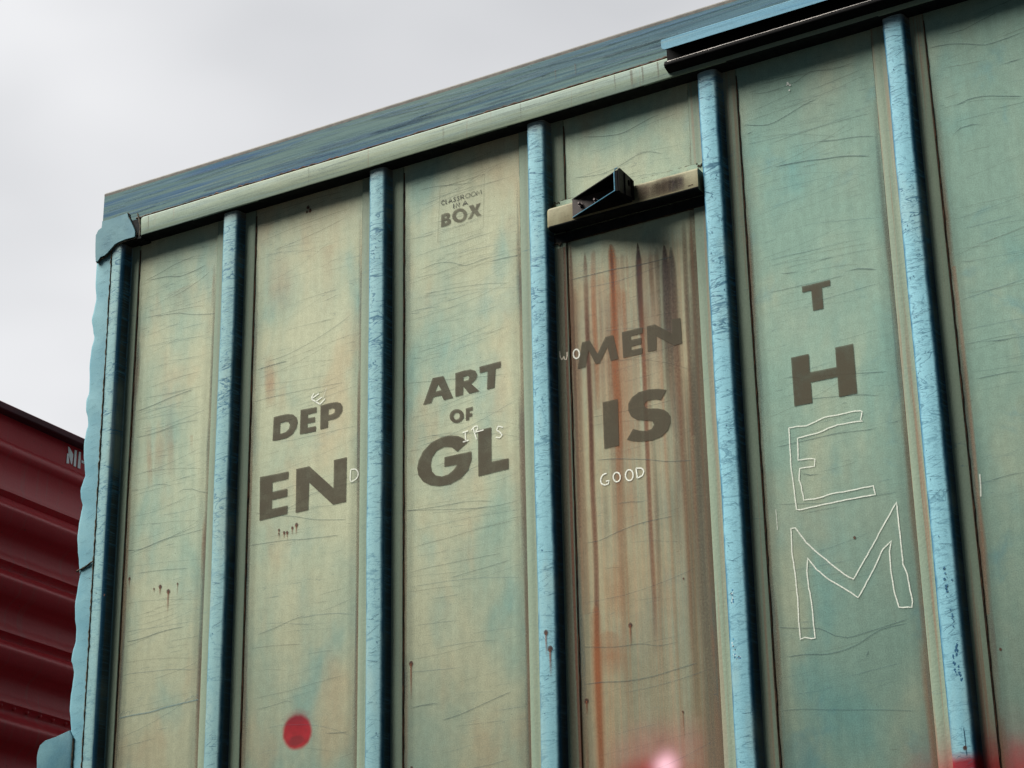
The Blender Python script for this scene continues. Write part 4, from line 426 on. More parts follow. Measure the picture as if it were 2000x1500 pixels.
def make_post(k):
    xc = SEAM[k]-.0835 if k > 0 else 0
    mb = MB(); rng = random.Random(100+k); nz_ = 84; rows = []
    ph = rng.random()*9
    for i in range(nz_+1):
        z = Z0+(ZT-.003-Z0)*i/nz_
        jx = .0007*math.sin(z*5.3+ph)+.0005*math.sin(z*13.1+ph*2); jd = .0008*math.sin(z*7.7+ph*3)
        row = []
        for x, y in PROF:
            s_ = min(1, max(0, (-y-.006)/.03))
            row.append((xc+x+jx*s_, y+jd*s_, z, (edge_shade(x, y), min(1, max(0, (y+.034)/.008)), 0, 1)))  # second colour channel paints the shade on the side faces
        rows.append(row)
    mb.loft(rows, 0)
    for i, f in enumerate(mb.f):                                # flanges take the flange paint
        q = sum(mb.v[j][1] for j in f)/4; xx = abs(sum(mb.v[j][0] for j in f)/4-xc)
        if q > -.0068 and xx > .0412: mb.m[i] = 1
    sf = postsurf(xc)
    if k <= 8:
        nsc = 230 if k <= 6 else 60
        for _ in range(nsc):                                    # hair scratches wrapped round the face
            z = Z0+1.5+(ZT-Z0-1.52)*(rng.random()**.75); x0 = xc+rng.uniform(-.034, .022); ln = rng.uniform(.01, .05)
            sl = rng.uniform(-.35, .55); pts = []; w_ = rng.uniform(.0006, .0014)
            cu = rng.uniform(-8, 8); z_ = z
            for j in range(7):
                t = j/6; pts.append((x0+ln*t, z+sl*ln*t+cu*(ln*t)**2*.5+rng.uniform(-.0008, .0008)))
            pts = [q for q in pts if q[0] < xc+.0345 and q[1] < ZT-.005]
            if len(pts) > 2: ribbon(mb, pts, w_, (.035, .12, .19), rng.uniform(.35, .85), -.0004, 2, sf)
        for _ in range(26):                                     # little blue chips in the pale paint
            z = rng.uniform(2.9, ZT-.05); x0 = xc+rng.uniform(-.028, .032); r = rng.uniform(.0008, .0024)
            c0 = mb.vert(*sf(x0, -.0005), z, (.02, .09, .17, .9)); ring = [mb.vert(*sf(x0+r*rng.uniform(.6, 1.3)*math.cos(t), -.0005), z+r*rng.uniform(.8, 2.4)*math.sin(t), (.02, .10, .19, .8)) for t in [math.tau*i/7 for i in range(7)]]
            for i in range(7): mb.face((c0, ring[i], ring[(i+1) % 7]), 2)
    for kk, x, z, r, d in PSPOT:
        if kk == k: drip(mb, x, z, r, d, -.0007, 2, rng, sf)
    if k == 5:
        for (x, z, w_, h_) in ((-2.399, 3.378, .008, .045), (-2.3985, 3.375, .006, .03), (-2.402, 3.228, .008, .040), (-2.389, 3.200, .012, .006)):
            for j in range(14):
                xx, zz, r = x+rng.gauss(0, w_*.3), z+rng.gauss(0, h_*.35), rng.uniform(.001, .0026)
                cc = rng.choice([(.02, .14, .30, .95), (.05, .25, .42, .9), (.55, .66, .68, .9), (.06, .08, .09, .9)])
                ring = [mb.vert(*sf(xx+r*math.cos(t), -.0008), zz+r*1.3*math.sin(t), cc) for t in [math.tau*i/6 for i in range(6)]]; mb.face(ring, 2)
    if k == 6:
        pts = dense([(-1.7620, 3.045), (-1.7605, 3.0), (-1.7585, 2.95), (-1.7570, 2.90), (-1.7565, 2.84)], .01)
        ribbon(mb, pts, .0032, (.01, .06, .10), .9, -.0006, 2, sf)
        for (x, z, n_) in ((-1.768, 3.345, 10), (-1.768, 3.30, 14), (-1.760, 3.215, 8), (-1.756, 3.13, 12), (-1.766, 3.09, 12), (-1.752, 3.06, 12)):
            for j in range(n_):
                xx, zz, r = x+rng.gauss(0, .0022), z+rng.gauss(0, .012), rng.uniform(.0012, .003)
                ring = [mb.vert(*sf(xx+r*math.cos(t), -.0008), zz+r*1.5*math.sin(t), (.01, .09, .19, .9)) for t in [math.tau*i/6 for i in range(6)]]; mb.face(ring, 2)
    if k == 4:
        for y_, lst in ((-.0066, FSTREAK),):
            for pts, w, cc, al in lst:
                P_, A_ = densea(pts, al); ribbon(mb, P_, w, COLS[cc], A_, y_, 2, None, False, True)
        for pts, w, kd, a in STR[4]:
            pts = [(-2.957+(x-min(q[0] for q in pts))*.85, z) for x, z in pts]
            if kd == 'chalkpost': ribbon(mb, dense(pts, .006), w, (.80, .74, .60), .85, -.0069, 3, None, False)
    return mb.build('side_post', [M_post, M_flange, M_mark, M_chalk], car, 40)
for k in range(2, 15): make_post(k)

def rnd_scratches(mb, x0, x1, z0, z1, n, rng, y, m):
    for _ in range(n):
        z = z0+(z1-z0)*(rng.random()**.62); ln = rng.choice([rng.uniform(.01, .06), rng.uniform(.05, .2), rng.uniform(.15, .42)])
        x = rng.uniform(x0, max(x0+.01, x1-ln)); sl = rng.gauss(.03, .07); cu = rng.gauss(0, .35); k = max(4, int(ln/.03)); pts = []; zz = 0
        for j in range(k+1):
            t = ln*j/k; zz += rng.gauss(0, .0007); X = x+t
            if X > x1: break
            pts.append((X, z+sl*t+cu*t*t+zz))
        if len(pts) > 2:
            c = rng.choice([(.045, .085, .09), (.05, .11, .13), (.09, .10, .085), (.03, .10, .15)])
            ribbon(mb, pts, rng.choice([.0007, .0009, .0011, .0014]), c, rng.uniform(.18, .58), y, m)

def make_panel(k):
    """side sheet between post k-1 (or the corner) and post k"""
    x0 = SEAM[k-1] if k > 1 else -4.72
    x1 = SEAM[k]-.167
    mb = MB(); rng = random.Random(500+k)
    nx, nz_ = 14, 90; xl = .03 if k > 2 else .09
    rows = [[(x0-xl+(x1-x0+.03+xl)*i/nx, 0, Z0+(5.19-Z0)*j/nz_) for i in range(nx+1)] for j in range(nz_+1)]
    mb.loft(rows, 0)
    pk = k-1                                                    # numbering of the traced marks
    if pk <= 7:
        rnd_scratches(mb, x0+.01, x1-.01, 2.7, ZT-.02, (150, 110, 190, 60, 130, 90, 80)[pk-1], rng, -.0009, 1)
    i = 0
    if pk == 4:
        for pts, w, cc, al in STREAK:
            P_, A_ = densea(pts, al); P_ = [(min(q[0], x1-.004), q[1]) for q in P_]
            A_ = [max(a_, .6*max(al)) if 0 < q_ < 4 else a_ for q_, a_ in enumerate(A_)] if cc in 'kro' else A_
            streak(mb, P_, A_, w*(1.75 if cc == 'o' else 1.4), COLS[cc], -.0003-.00001*i, 1, .07 if cc in 'kr' else .03); i += 1
        for _ in range(26):
            x = rng.uniform(x0+.01, x1-.01); z = rng.uniform(4.35, 4.62); ln = rng.uniform(.3, 1.5)
            pts = [(x, z), (x+.001, z-ln*.3), (x+.002, z-ln*.7), (x+.002, z-ln)]
            P_, A_ = densea(pts, [0, rng.uniform(.10, .26), rng.uniform(.08, .2), 0]); ribbon(mb, P_, rng.uniform(.008, .030), COLS[rng.choice('oobrb')], A_, -.0003-.00001*i, 1, None, False, True); i += .5
    for pts, w, cc, al in TINT.get(pk, []):
        P_, A_ = densea(pts, al); ribbon(mb, P_, w*1.3, COLS[cc], A_, -.0003-.00001*i, 1, None, False, True); i += 1
    if pk <= 7:
        for xx_, w_ in ((x0+.004, .022), (x1-.003, .026), (x0+.02, .05), (x1-.02, .06)):
            pts = [(xx_, ZT-.15), (xx_, 4.4), (xx_, 3.6), (xx_, 2.6)]; P_, A_ = densea(pts, [.0, .34, .42, .42] if w_ < .04 else [0, .16, .2, .22]); ribbon(mb, P_, w_, (.17, .105, .055) if w_ < .04 else (.12, .16, .13), A_, -.0003-.00001*i, 1, None, False, True); i += 1
        for q in range(34):
            sd_ = rng.random() < .55; x = (x1-rng.uniform(.002, .016)) if sd_ else (x0+rng.uniform(.002, .018)); z = rng.uniform(2.9, 5.0); ln = rng.uniform(.15, .7); a_ = rng.uniform(.12, .4)
            P_, A_ = densea([(x, z), (x+rng.gauss(0, .001), z-ln*.4), (x+rng.gauss(0, .001), z-ln)], [0, a_, 0]); ribbon(mb, P_, rng.uniform(.008, .030), rng.choice([(.24, .11, .055), (.13, .10, .06), (.09, .15, .14)]), A_, -.0003-.00001*i, 1, None, False, True); i += .4
    for kk, x, z, r, d in SPOT:
        if kk == pk: drip(mb, x, z, r, d, -.0012, 1, rng)
    for pts, w, kd, a in STR.get(pk, []):
        if kd == 'scr': ribbon(mb, dense(pts, .02), w*1.15, (.04, .085, .095), a, -.0010, 1)
        if kd == 'pen': ribbon(mb, dense(pts, .01), w, (.10, .19, .22), a, -.0011, 1, None, False)
    # rusty bead of caulk along the flange edges
    if pk >= 1 and pk < 9:
        for (xx, sgn, wd) in ((x0, 1, .0030), (x1, -1, .0016)):
            pts = []; rad = []
            z = Z0
            while z < ZT-.01:
                pts.append((xx+sgn*(.0004+.0008*rng.random()), -.001-.0008*rng.random(), z)); rad.append(wd*rng.uniform(.55, 1.15)); z += .03
            mb.tube(pts, rad, 2, 5)
    if pk == 5:
        for j in range(7):
            x, z, r = -2.125+rng.gauss(0, .004), 4.995+rng.gauss(0, .007), rng.uniform(.0015, .0035)
            ring = [mb.vert(x+r*math.cos(t), -.0024, z+r*math.sin(t), (.8, .8, .76, .95)) for t in [math.tau*q/6 for q in range(6)]]; mb.face(ring, 1)
    lab = {4: 'rust-streaked side panel under the latch beam'}.get(pk)
    o = mb.build('side_panel', [M_stain if pk == 4 else M_panel, M_mark, M_seam], car, 0, lab)
    if pk in LET:
        GR = {2: [(3, 'painted_word', 'stencilled word DEP'), (5, 'painted_word', 'large stencilled word EN')],
              3: [(3, 'painted_word', 'stencilled word ART'), (5, 'painted_word', 'small stencilled word OF'), (7, 'painted_word', 'large stencilled letters GL'), (10, 'painted_sign', 'small framed stencil reading CLASSROOM IN A BOX')],
              4: [(3, 'painted_word', 'stencilled word MEN over rust streaks'), (5, 'painted_word', 'large stencilled word IS')],
              5: [(1, 'painted_letter', 'stencilled letter T'), (2, 'painted_letter', 'large stencilled letter H')]}[pk]
        st_ = 0
        for en, nm, wd in GR:
            lb = MB()
            for outer, holes, a in LET[pk][st_:en]:
                loops = [[Vector((x, z, 0)) for x, z in outer]]+[[Vector((x, z, 0)) for x, z in h] for h in holes]
                flat = [p_ for l_ in loops for p_ in l_]; ids = [lb.vert(p_.x, -.0013, p_.y, (.048, .037, .015, .86*a)) for p_ in flat]
                for t in tessellate_polygon(loops): lb.face([ids[q] for q in t], 0)
            if nm == 'painted_sign':
                for pts, w, kd, a in STR[pk]:
                    if kd == 'ink': ribbon(lb, pts, w, (.045, .05, .04), min(1, a*1.15), -.0014, 0, None, False)
            lb.build(nm, [M_ink], o, 0, wd); st_ = en
    ch = [s_ for s_ in STR.get(pk, []) if s_[2] == 'chalk']
    CG = {2: [(5, 'chalked letter E above DEP'), (6, 'chalked letter D beside EN')], 3: [(6, 'chalked letters I and R'), (7, 'chalked letter S')],
          4: [(1, 'chalked letter O before MEN'), (6, 'chalked word GOOD')], 5: [(1, 'chalk outline of a big letter E'), (2, 'chalk outline of a big letter M'), (3, 'short chalk tick')], 6: [(1, 'short chalk tick')]}.get(pk, [])
    st_ = 0
    for en, wd in CG:
        cb = MB()
        for pts, w, kd, a in ch[st_:en]: ribbon(cb, dense(pts, .006) if len(pts) < 25 else lin(pts, .012), w*(1.05 if len(pts) < 25 else .88), (.80, .82, .74), min(1, (1.15 if len(pts) < 25 else .82)*a), -.0015, 0, None, False)
        cb.build('chalk_writing', [M_chalk], o, 0, wd); st_ = en
for k in range(2, 15): make_panel(k)

# first narrow bay beside the corner post is panel 1 in the traces
def bay_one():
    pass

# ---- corner post and ribbed end
def silx(z):
    S = SIL
    if z >= S[0][1]: return S[0][0]
    for a, b in zip(S, S[1:]):
        if b[1] <= z <= a[1]:
            t = (a[1]-z)/(a[1]-b[1]+1e-9); t = t*t*(3-2*t); return a[0]+(b[0]-a[0])*t
    return -4.851+.009*math.sin(z*21)
mb = MB(); rows = []; n = 300
for i in range(n+1):
    z = Z0+(5.16-Z0)*i/n; xs = silx(z)
    rows.append([(-4.7785, -.0485, z), (xs+.016, -.0505, z), (xs+.008, -.0485, z), (xs+.003, -.0440, z), (xs+.0005, -.038, z), (xs, -.03, z), (xs, .05, z), (xs, 2.95, z), (xs+.01, 3.0, z), (-4.70, 3.0, z)])
mb.loft(rows, 0)
for i, f in enumerate(mb.f):
    if sum(mb.v[j][1] for j in f)/4 > .06: mb.m[i] = 2
rng = random.Random(3)
for _ in range(150):
    z = rng.uniform(2.9, 5.05); x = rng.uniform(silx(z)+.014, -4.80); ln = rng.uniform(.012, .045); sl = rng.uniform(-.1, .6)
    pts = [(x+ln*t, z+sl*ln*t+rng.gauss(0, .0007)) for t in (0, .25, .5, .75, 1) if x+ln*t < -4.782]
    if len(pts) > 2: ribbon(mb, pts, rng.choice([.0008, .0012]), (.05, .15, .2), rng.uniform(.3, .7), -.0512, 1)
mb.build('end_wall', [M_corner, M_mark, M_end], car, 50, 'ribbed pale blue end sheet with a wavy edge')

mb = MB(); rows = []; n = 120
prof = [(-4.7765, -.030), (-4.7765, -.049), (-4.7745, -.0515), (-4.755, -.0525), (-4.742, -.0525)]+[(-4.742+.02*math.sin(math.radians(a)), -.0325-.02*math.cos(math.radians(a))) for a in (15, 30, 45, 60, 75, 90)]+[(-4.7215, -.018), (-4.720, -.010), (-4.717, -.0065), (-4.700, -.006), (-4.6866, -.006), (-4.6856, -.005), (-4.6856, .002)]
for i in range(n+1):
    z = Z0+(ZT-Z0)*i/n; rows.append([(x+.0005*math.sin(z*9)*(1 if y < -.01 else 0), y, z, ((1 if x > -4.735 and y < -.01 else (.0 if x < -4.755 else .3)) if y < -.0066 else 0, 1 if (x > -4.726 and y > -.04 and y < -.008) else 0, 0, 1)) for x, y in prof])  # edge and side shade painted into the vertex colour here too
mb.loft(rows, 0)
for i, f in enumerate(mb.f):
    if sum(mb.v[j][1] for j in f)/4 > -.0068: mb.m[i] = 1
for _ in range(90):
    z = rng.uniform(2.9, 5.05); x = rng.uniform(-4.774, -4.75); ln = rng.uniform(.008, .03)
    pts = [(x+ln*t, z+.3*ln*t+rng.gauss(0, .0008)) for t in (0, .33, .66, 1) if x+ln*t < -4.742]
    if len(pts) > 2: ribbon(mb, pts, .001, (.06, .13, .16), rng.uniform(.3, .6), -.0531, 2)
for kk, x, z, r, d in PSPOT:
    if kk == 1: drip(mb, x, z, r*.6, d, -.0532, 2, rng)
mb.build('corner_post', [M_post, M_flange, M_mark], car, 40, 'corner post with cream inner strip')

mb = MB(); pts = []; rad = []; z = 2.6
while z < 5.085:
    pts.append((-4.7785+rng.gauss(0, .0009), -.0515, z)); rad.append(rng.uniform(.0016, .0042)); z += .012
mb.tube(pts, rad, 0, 6)
mb.build('weld_seam', [M_weld], car, 60, 'lumpy rusty weld down the corner')
mb = MB(); P_ = [(x, -.053, z) for x, z in dense(WELD, .006)]
mb.tube([(x+rng.gauss(0, .0006), y, z+rng.gauss(0, .0012)) for x, y, z in P_], [rng.uniform(.0018, .0045) for _ in P_], 0, 6)
mb.build('weld_seam', [M_weld], car, 60, 'short rusty crack across the corner post')

# corner cap
mb = MB()
def capblock(mb, poly, yf, yb, bev, m):
    n = len(poly); cx = sum(p_[0] for p_ in poly)/n; cz = sum(p_[1] for p_ in poly)/n
    ins = [(cx+(x-cx)*(1-bev), cz+(z-cz)*(1-bev)) for x, z in poly]
    rows = [[(x, yb, z) for x, z in poly], [(x, yf+.004, z) for x, z in poly], [(cx+(x-cx)*(1-bev*.35), yf+.001, cz+(z-cz)*(1-bev*.35)) for x, z in poly], [(x, yf, z) for x, z in ins]]
    mb.loft(rows, m, closed=True); mb.face([len(mb.v)-n+i for i in range(n)], m)
capp = dense(CAP+[CAP[0]], .012)[:-1]; NCAP = len(capp); capblock(mb, capp, -.0625, -.045, .015, 0)
low = [q for q in dense(CAP[5:13], .008)]
mb.tube([(x+rng.gauss(0, .0006), -.056, z-.003+rng.gauss(0, .001)) for x, z in low], [rng.uniform(.002, .0042) for _ in low], 1, 6)
up = dense(CAP[1:5], .008)
mb.tube([(x+rng.gauss(0, .0006), -.0585, z+.0012) for x, z in up], [rng.uniform(.0008, .002) for _ in up], 1, 6)
for _ in range(70):
    x = rng.uniform(-4.83, -4.70); z = 5.07+(x+4.83)*.45+rng.uniform(-.0, .085); ln = rng.uniform(.015, .05)
    pts = [(x+ln*t, z+rng.uniform(-.02, .06)*ln*t) for t in (0, .3, .6, 1) if x+ln*t < -4.69]
    if len(pts) > 2: ribbon(mb, pts, .001, (.07, .17, .21), rng.uniform(.3, .6), -.0640, 2)
for i_, f in enumerate(mb.f[:len(mb.f)]):
    if i_ < 3*NCAP and mb.m[i_] == 0 and i_ < NCAP: mb.m[i_] = 1
mb.box(-4.73, -4.640, -.054, .0, 5.098, 5.180, 3)  # dark filler added behind the cap to shade the gap
rim = dense([(-4.6600, 5.2000), (-4.6480, 5.165), (-4.6430, 5.135), (-4.6430, 5.105)], .006)
mb.tube([(x, -.0585, z) for x, z in rim], [rng.uniform(.0025, .0045) for _ in rim], 1, 6)
mb.build('corner_cap', [M_cap, M_weld, M_mark, M_shade], car, 40, 'folded pale blue corner cap below the roof edge')
# round shoulder of the cap seen against the sky
mb = MB(); rows = []
for i in range(25):
    z = 5.055+(5.145-5.055)*i/24; e = min(1, (1-abs(2*i/24-1))*5)**.5
    xs = -4.846-.012*e
    rows.append([(-4.83, -.055, z), (xs+.012, -.055, z), (xs+.004, -.050, z), (xs, -.040, z), (xs, .4, z), (xs, 2.9, z)])
mb.loft(rows, 0); mb.build('corner_cap', [M_cap], car, 50)

# side sill bracket low on the corner
mb = MB(); base = [(-4.822, 3.288)]+SILL[1:]+[(SILL[-1][0]+.0, 3.10), (-4.935, 3.07), (-4.90, 3.05), (-4.822, 3.05)]
capblock(mb, base, -.056, .05, .015, 0)
pts = []; z = 3.05
while z < 3.288: pts.append((-4.8205+rng.gauss(0, .0006), -.0525, z)); z += .008
mb.tube(pts, [rng.uniform(.0022, .0045) for _ in pts], 1, 6)
mb.build('corner_bracket', [M_cap, M_weld], car, 40, 'pale blue plate jutting from the foot of the corner')

# ---- top rail, roof edge, roof
def xprof(mb, prof, xs, m=0, jit=0.0, rng=random.Random(5)):
    rows = []
    for x in xs:
        j = jit*math.sin(x*7.1)+jit*.6*math.sin(x*17.3+1)
        rows.append([(x, y, z+j) for y, z in prof])
    mb.loft(rows, m, closed=True, cap=True)
XE = X_END+.05
xs = [-4.6430, -4.6425, -4.640, -4.634]+[-4.62+(XE+4.62)*i/110 for i in range(111)]
mb = MB(); pr = [(0, 5.105), (-.050, 5.103)]+arc(-.054, 5.109, .006, 270, 180, 3)+[(-.0600, 5.14)]+arc(-.055, 5.1755, .005, 180, 90, 3)+[(-.03, 5.181), (0, 5.181)]
rows = []
for i, x in enumerate(xs):
    s_ = (.72, .90, .97, 1.0)[min(i, 3)]
    j = .0006*math.sin(x*7.1)+.0004*math.sin(x*17.3)
    rows.append([(x, y if y > -.04 else y+(1-s_)*.02, 5.142+(z-5.142)*s_+j) for y, z in pr])
mb.loft(rows, 0, closed=True, cap=True)
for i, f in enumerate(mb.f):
    if len(f) == 4 and all(mb.v[j][2] < 5.1065 for j in f): mb.m[i] = 1  # rail underside takes the painted shade
for x, w, a in ((-4.607, .004, .55), (-2.640, .012, .4), (-2.60, .008, .45), (-2.545, .007, .5), (-2.70, .005, .4), (-3.35, .01, .2), (-3.05, .006, .25), (-3.9, .006, .2)):
    P_, A_ = densea([(x, 5.176), (x+.001, 5.155), (x+.002, 5.13), (x+.001, 5.112)], [a, a, a*.7, 0]); ribbon(mb, P_, w, (.13, .085, .05), A_, -.0604, 2, None, False, True)
for _ in range(200):
    z = rng.uniform(5.115, 5.168); x = rng.uniform(-4.6, -2.5); ln = rng.uniform(.03, .3); pts = [(x+ln*t, z+.01*ln*t+rng.gauss(0, .0004)) for t in (0, .2, .4, .6, .8, 1) if x+ln*t < -2.48]
    if len(pts) > 2: ribbon(mb, pts, rng.choice([.0006, .001]), (.09, .14, .15), rng.uniform(.2, .5), -.0606, 2)
mb.build('top_rail', [M_rail, M_shade, M_mark], car, 40, 'cream rail running above the posts')
# cracked sealant line on the rail's back edge
mb = MB(); pts = []; rad = []; x = -4.69
while x < 0.5: pts.append((x, -.0270, 5.2015+rng.gauss(0, .0008))); rad.append(rng.uniform(.0030, .0048) if rng.random() > .08 else .007); x += .013
mb.tube(pts, rad, 0, 6); mb.build('rail_sealant', [M_seam], car, 60, 'black cracked sealant line above the top rail')
xs = [-4.8545, -4.853]+[-4.84+(XE+4.84)*i/110 for i in range(111)]
mb = MB(); rows = []
pr = [(.02, 5.17), (-.0205, 5.17), (-.0240, 5.20), (-.0225, 5.335)]+arc(-.0165, 5.3445, .007, 190, 90, 4)+[(.02, 5.352)]
for x in xs:
    j = .0008*math.sin(x*2.1)+.0005*math.sin(x*6.3); rows.append([(x, y, z+j*(z > 5.3)) for y, z in pr])
mb.loft(rows, 0, closed=True, cap=True)
for i, f in enumerate(mb.f):
    if len(f) == 4 and all(mb.v[j][2] > 5.3325 for j in f): mb.m[i] = 1
for _ in range(170):
    z = rng.uniform(5.185, 5.33); x = rng.uniform(-4.84, -1.2); ln = rng.uniform(.08, .7); sl = rng.gauss(.0, .03); cu = rng.gauss(0, .03)
    pts = [(x+ln*t, z+sl*ln*t+cu*(ln*t)**2+rng.gauss(0, .0006)) for t in [i/12 for i in range(13)]]; pts = [q for q in pts if 5.183 < q[1] < 5.333]
    if len(pts) > 3: ribbon(mb, pts, rng.choice([.001, .002, .004, .007]), rng.choice([(.02, .085, .18), (.035, .11, .21), (.015, .05, .09)]), rng.uniform(.25, .6), -.0250, 2, None, True, rng.random() < .5)
for x, z, w in ((-2.935, 5.287, .004), (-2.86, 5.285, .005)):
    P_, A_ = densea([(x, z), (x+.001, z-.02), (x+.001, z-.045)], [.5, .4, 0]); ribbon(mb, P_, w, (.14, .07, .04), A_, -.0252, 2, None, False, True)
mb.build('roof_edge', [M_band, M_edge, M_mark], car, 40, 'blue brushed roof edge band')
mb = MB(); rows = []
for x in (-4.84, XE): rows.append([(x, .015, 5.345), (x, .8, 5.40), (x, 1.5, 5.42), (x, 2.2, 5.40), (x, 3.0, 5.345), (x, 3.0, 5.30), (x, .015, 5.30)])
mb.loft(rows, 0, closed=True, cap=True); mb.build('roof', [M_edge], car, 40)
# far side, floor and far end close the body
mb = MB(); mb.box(-4.80, XE, 2.96, 3.0, Z0, 5.30); mb.build('side_wall', [M_panel], car, 0)
mb = MB(); mb.box(XE-.04, XE, .01, 2.95, Z0, 5.29); mb.build('end_wall', [M_corner], car, 0)
mb = MB(); mb.box(-4.83, XE, .02, 2.94, 1.02, 1.145); mb.build('underframe', [M_black], car, 0)

# ---- door track
XT, XR = -2.5085, XE-.3
mb = MB()
lipo = [(-.1035, 5.1850), (-.1000, 5.1835), (-.0985, 5.188), (-.0985, 5.2185), (-.058, 5.2185), (-.058, 5.2235), (-.1015, 5.2235), (-.1035, 5.2215)]
rows = []
for i, x in enumerate([XT, XT+.004, XT+.010, XT+.018]+[XT+.03+(XR-XT-.03)*i/80 for i in range(81)]):
    lift = (.012, .005, .0015, 0)[min(i, 3)] if i < 4 else 0
    rows.append([(x, y, max(z, 5.1835+lift) if z < 5.19 and y < -.09 else z) for y, z in lipo])
mb.loft(rows, 0, closed=True, cap=True)
for i, f in enumerate(mb.f):
    if not all(mb.v[j][1] < -.1010 for j in f): mb.m[i] = 1
for i, f in enumerate(mb.f):
    if all(mb.v[j][2] > 5.2205 for j in f): mb.m[i] = 2
mb.build('track_lip', [M_lip, M_black, M_corner], car, 30, 'blue lip of the door track')
mb = MB()
web = [(-.0605, 5.218), (-.0665, 5.218), (-.0665, 5.158), (-.078, 5.1525), (-.0870, 5.1515)]+arc(-.083, 5.138, .0095, 150, 262, 6)+[(-.0605, 5.121)]
rows = [[(x, y, z) for y, z in web] for x in [XT+.001]+[XT+.02+(XR-XT-.03)*i/80 for i in range(81)]]
mb.loft(rows, 0, closed=True, cap=True)
rows = [[(x, -.0868+.0004*math.sin(x*30), 5.1512), (x, -.0893, 5.1494+.0003*math.sin(x*21)), (x, -.0900, 5.1472), (x, -.0868, 5.1505)] for x in [XT+.012+(XR-XT-.03)*i/90 for i in range(91)]]
mb.loft(rows, 1, closed=True, cap=True)
mb.build('door_track', [M_black, M_silver], car, 40, 'greasy black door track with a worn bright edge')

# ---- latch beam between two posts
mb = MB(); bx0, bx1 = -2.9625, -2.4275
xs = [bx0, bx0+.0025, bx0+.006, bx0+.012]+[bx0+.02+(bx1-bx0-.03)*i/24 for i in range(25)]+[bx1-.003, bx1]
rows = []
pr = rbox(-.0585, -.009, 4.690, 4.7645, .0085, 4)
for i, x in enumerate(xs):
    s_ = (.86, .94, .98, 1)[min(i, 3)] if i < 4 else 1
    rows.append([(x, y if y > -.03 else y+(1-s_)*.03, 4.7275+(z-4.7275)*s_) for y, z in pr])
mb.loft(rows, 0, closed=True, cap=True)
mb.box(bx0-.002, bx1+.003, -.0088, -.0005, 4.657, 4.690, 2)  # lower plate strip, with the beam's shadow painted in as dark colour
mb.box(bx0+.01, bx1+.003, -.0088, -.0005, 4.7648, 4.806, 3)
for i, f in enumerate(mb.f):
    if len(f) == 4 and all(mb.v[j][2] < 4.6995 for j in f) and mb.m[i] == 0: mb.m[i] = 2  # beam underside takes the painted shade
for x0, w, cc, a in ((-2.590, .10, (.10, .06, .035), .6), (-2.52, .11, (.09, .05, .03), .5), (-2.62, .05, (.10, .055, .035), .55), (-2.555, .04, (.09, .05, .035), .5), (-2.512, .032, (.030, .015, .018), .88), (-2.49, .03, (.04, .02, .02), .75), (-2.535, .03, (.08, .04, .03), .5), (-2.575, .03, (.14, .09, .05), .5)):
    P_, A_ = densea([(x0+.004, 4.758), (x0, 4.74), (x0-.001, 4.72), (x0-.002, 4.703)], [0, a, a*.9, a*.4]); ribbon(mb, P_, w*1.3, cc, A_, -.0588, 1, None, False, True)
for _ in range(40):
    x = rng.uniform(bx0+.01, bx1-.03); z = rng.uniform(4.71, 4.755); ribbon(mb, [(x, z), (x+.01, z+.001), (x+.025, z+.0005)], .0008, (.09, .11, .09), rng.uniform(.3, .6), -.0590, 1)
mb.box(-2.4620, -2.4530, -.0592, -.0583, 4.7075, 4.7095, 4); mb.box(-2.4510, -2.4450, -.0592, -.0583, 4.7080, 4.7105, 4)
for z in (4.657, 4.8065):
    n = 60; pts = [(bx0+(bx1-bx0)*i/n, -.0055, z+rng.gauss(0, .0006)) for i in range(n+1)]; mb.tube(pts, [rng.uniform(.001, .0026) for _ in pts], 4, 5)
for x, z in ((-2.952, 4.80), (-2.437, 4.80), (-2.952, 4.655)):
    for j in range(9):
        r = rng.uniform(.002, .004); q = (x+rng.uniform(-.014, .014), -.0085-.001*rng.random(), z+rng.uniform(-.007, .007)); mb.tube([(q[0]-r, q[1], q[2]), q, (q[0]+r, q[1], q[2])], [r*.4, r, r*.4], 5, 6)
mb.build('latch_beam', [M_beam, M_mark, M_shade, M_panel, M_seam, M_weld], car, 40, 'cream cross beam with a dark scorched smear on its right end')

# bracket: a tapered channel with an end plate
BX0, BX1, BZ0, BZ1, BY = -2.869, -2.655, 4.7055, 4.7725, -.0590
mb = MB(); th = .0032; D = .098
mb.box(BX0+.003, BX1, BY-.004, BY-.0005, BZ0+.001, BZ1-.001, 1)                        # back plate
for z0, z1 in ((BZ0-.0005, BZ0+th), (BZ1-th, BZ1+.0005)):
    mb.prism([(BX0, BY-.0006), (BX1-.012, BY-D+.002), (BX1-.002, BY-D+.002), (BX1-.002, BY-.0006)], 'z', z0, z1, 0)
b = MB()
# bright bluish front edges of the flanges
for z in (BZ0+.0015, BZ1-.0015):
    pass
mb.tube([(BX0+.002, BY-.002, BZ0+.0012), (BX1-.012, BY-D+.0015, BZ0+.0012)], .0017, 3, 6)
mb.build('door_stop_bracket', [M_black, M_brown, M_silver, M_lip], car, 30, 'black tapered bracket bolted on the latch beam'); brk = bpy.context.scene.objects[-1] if False else None
brk = [o for o in car.children if o.name.startswith('door_stop_bracket')][0]
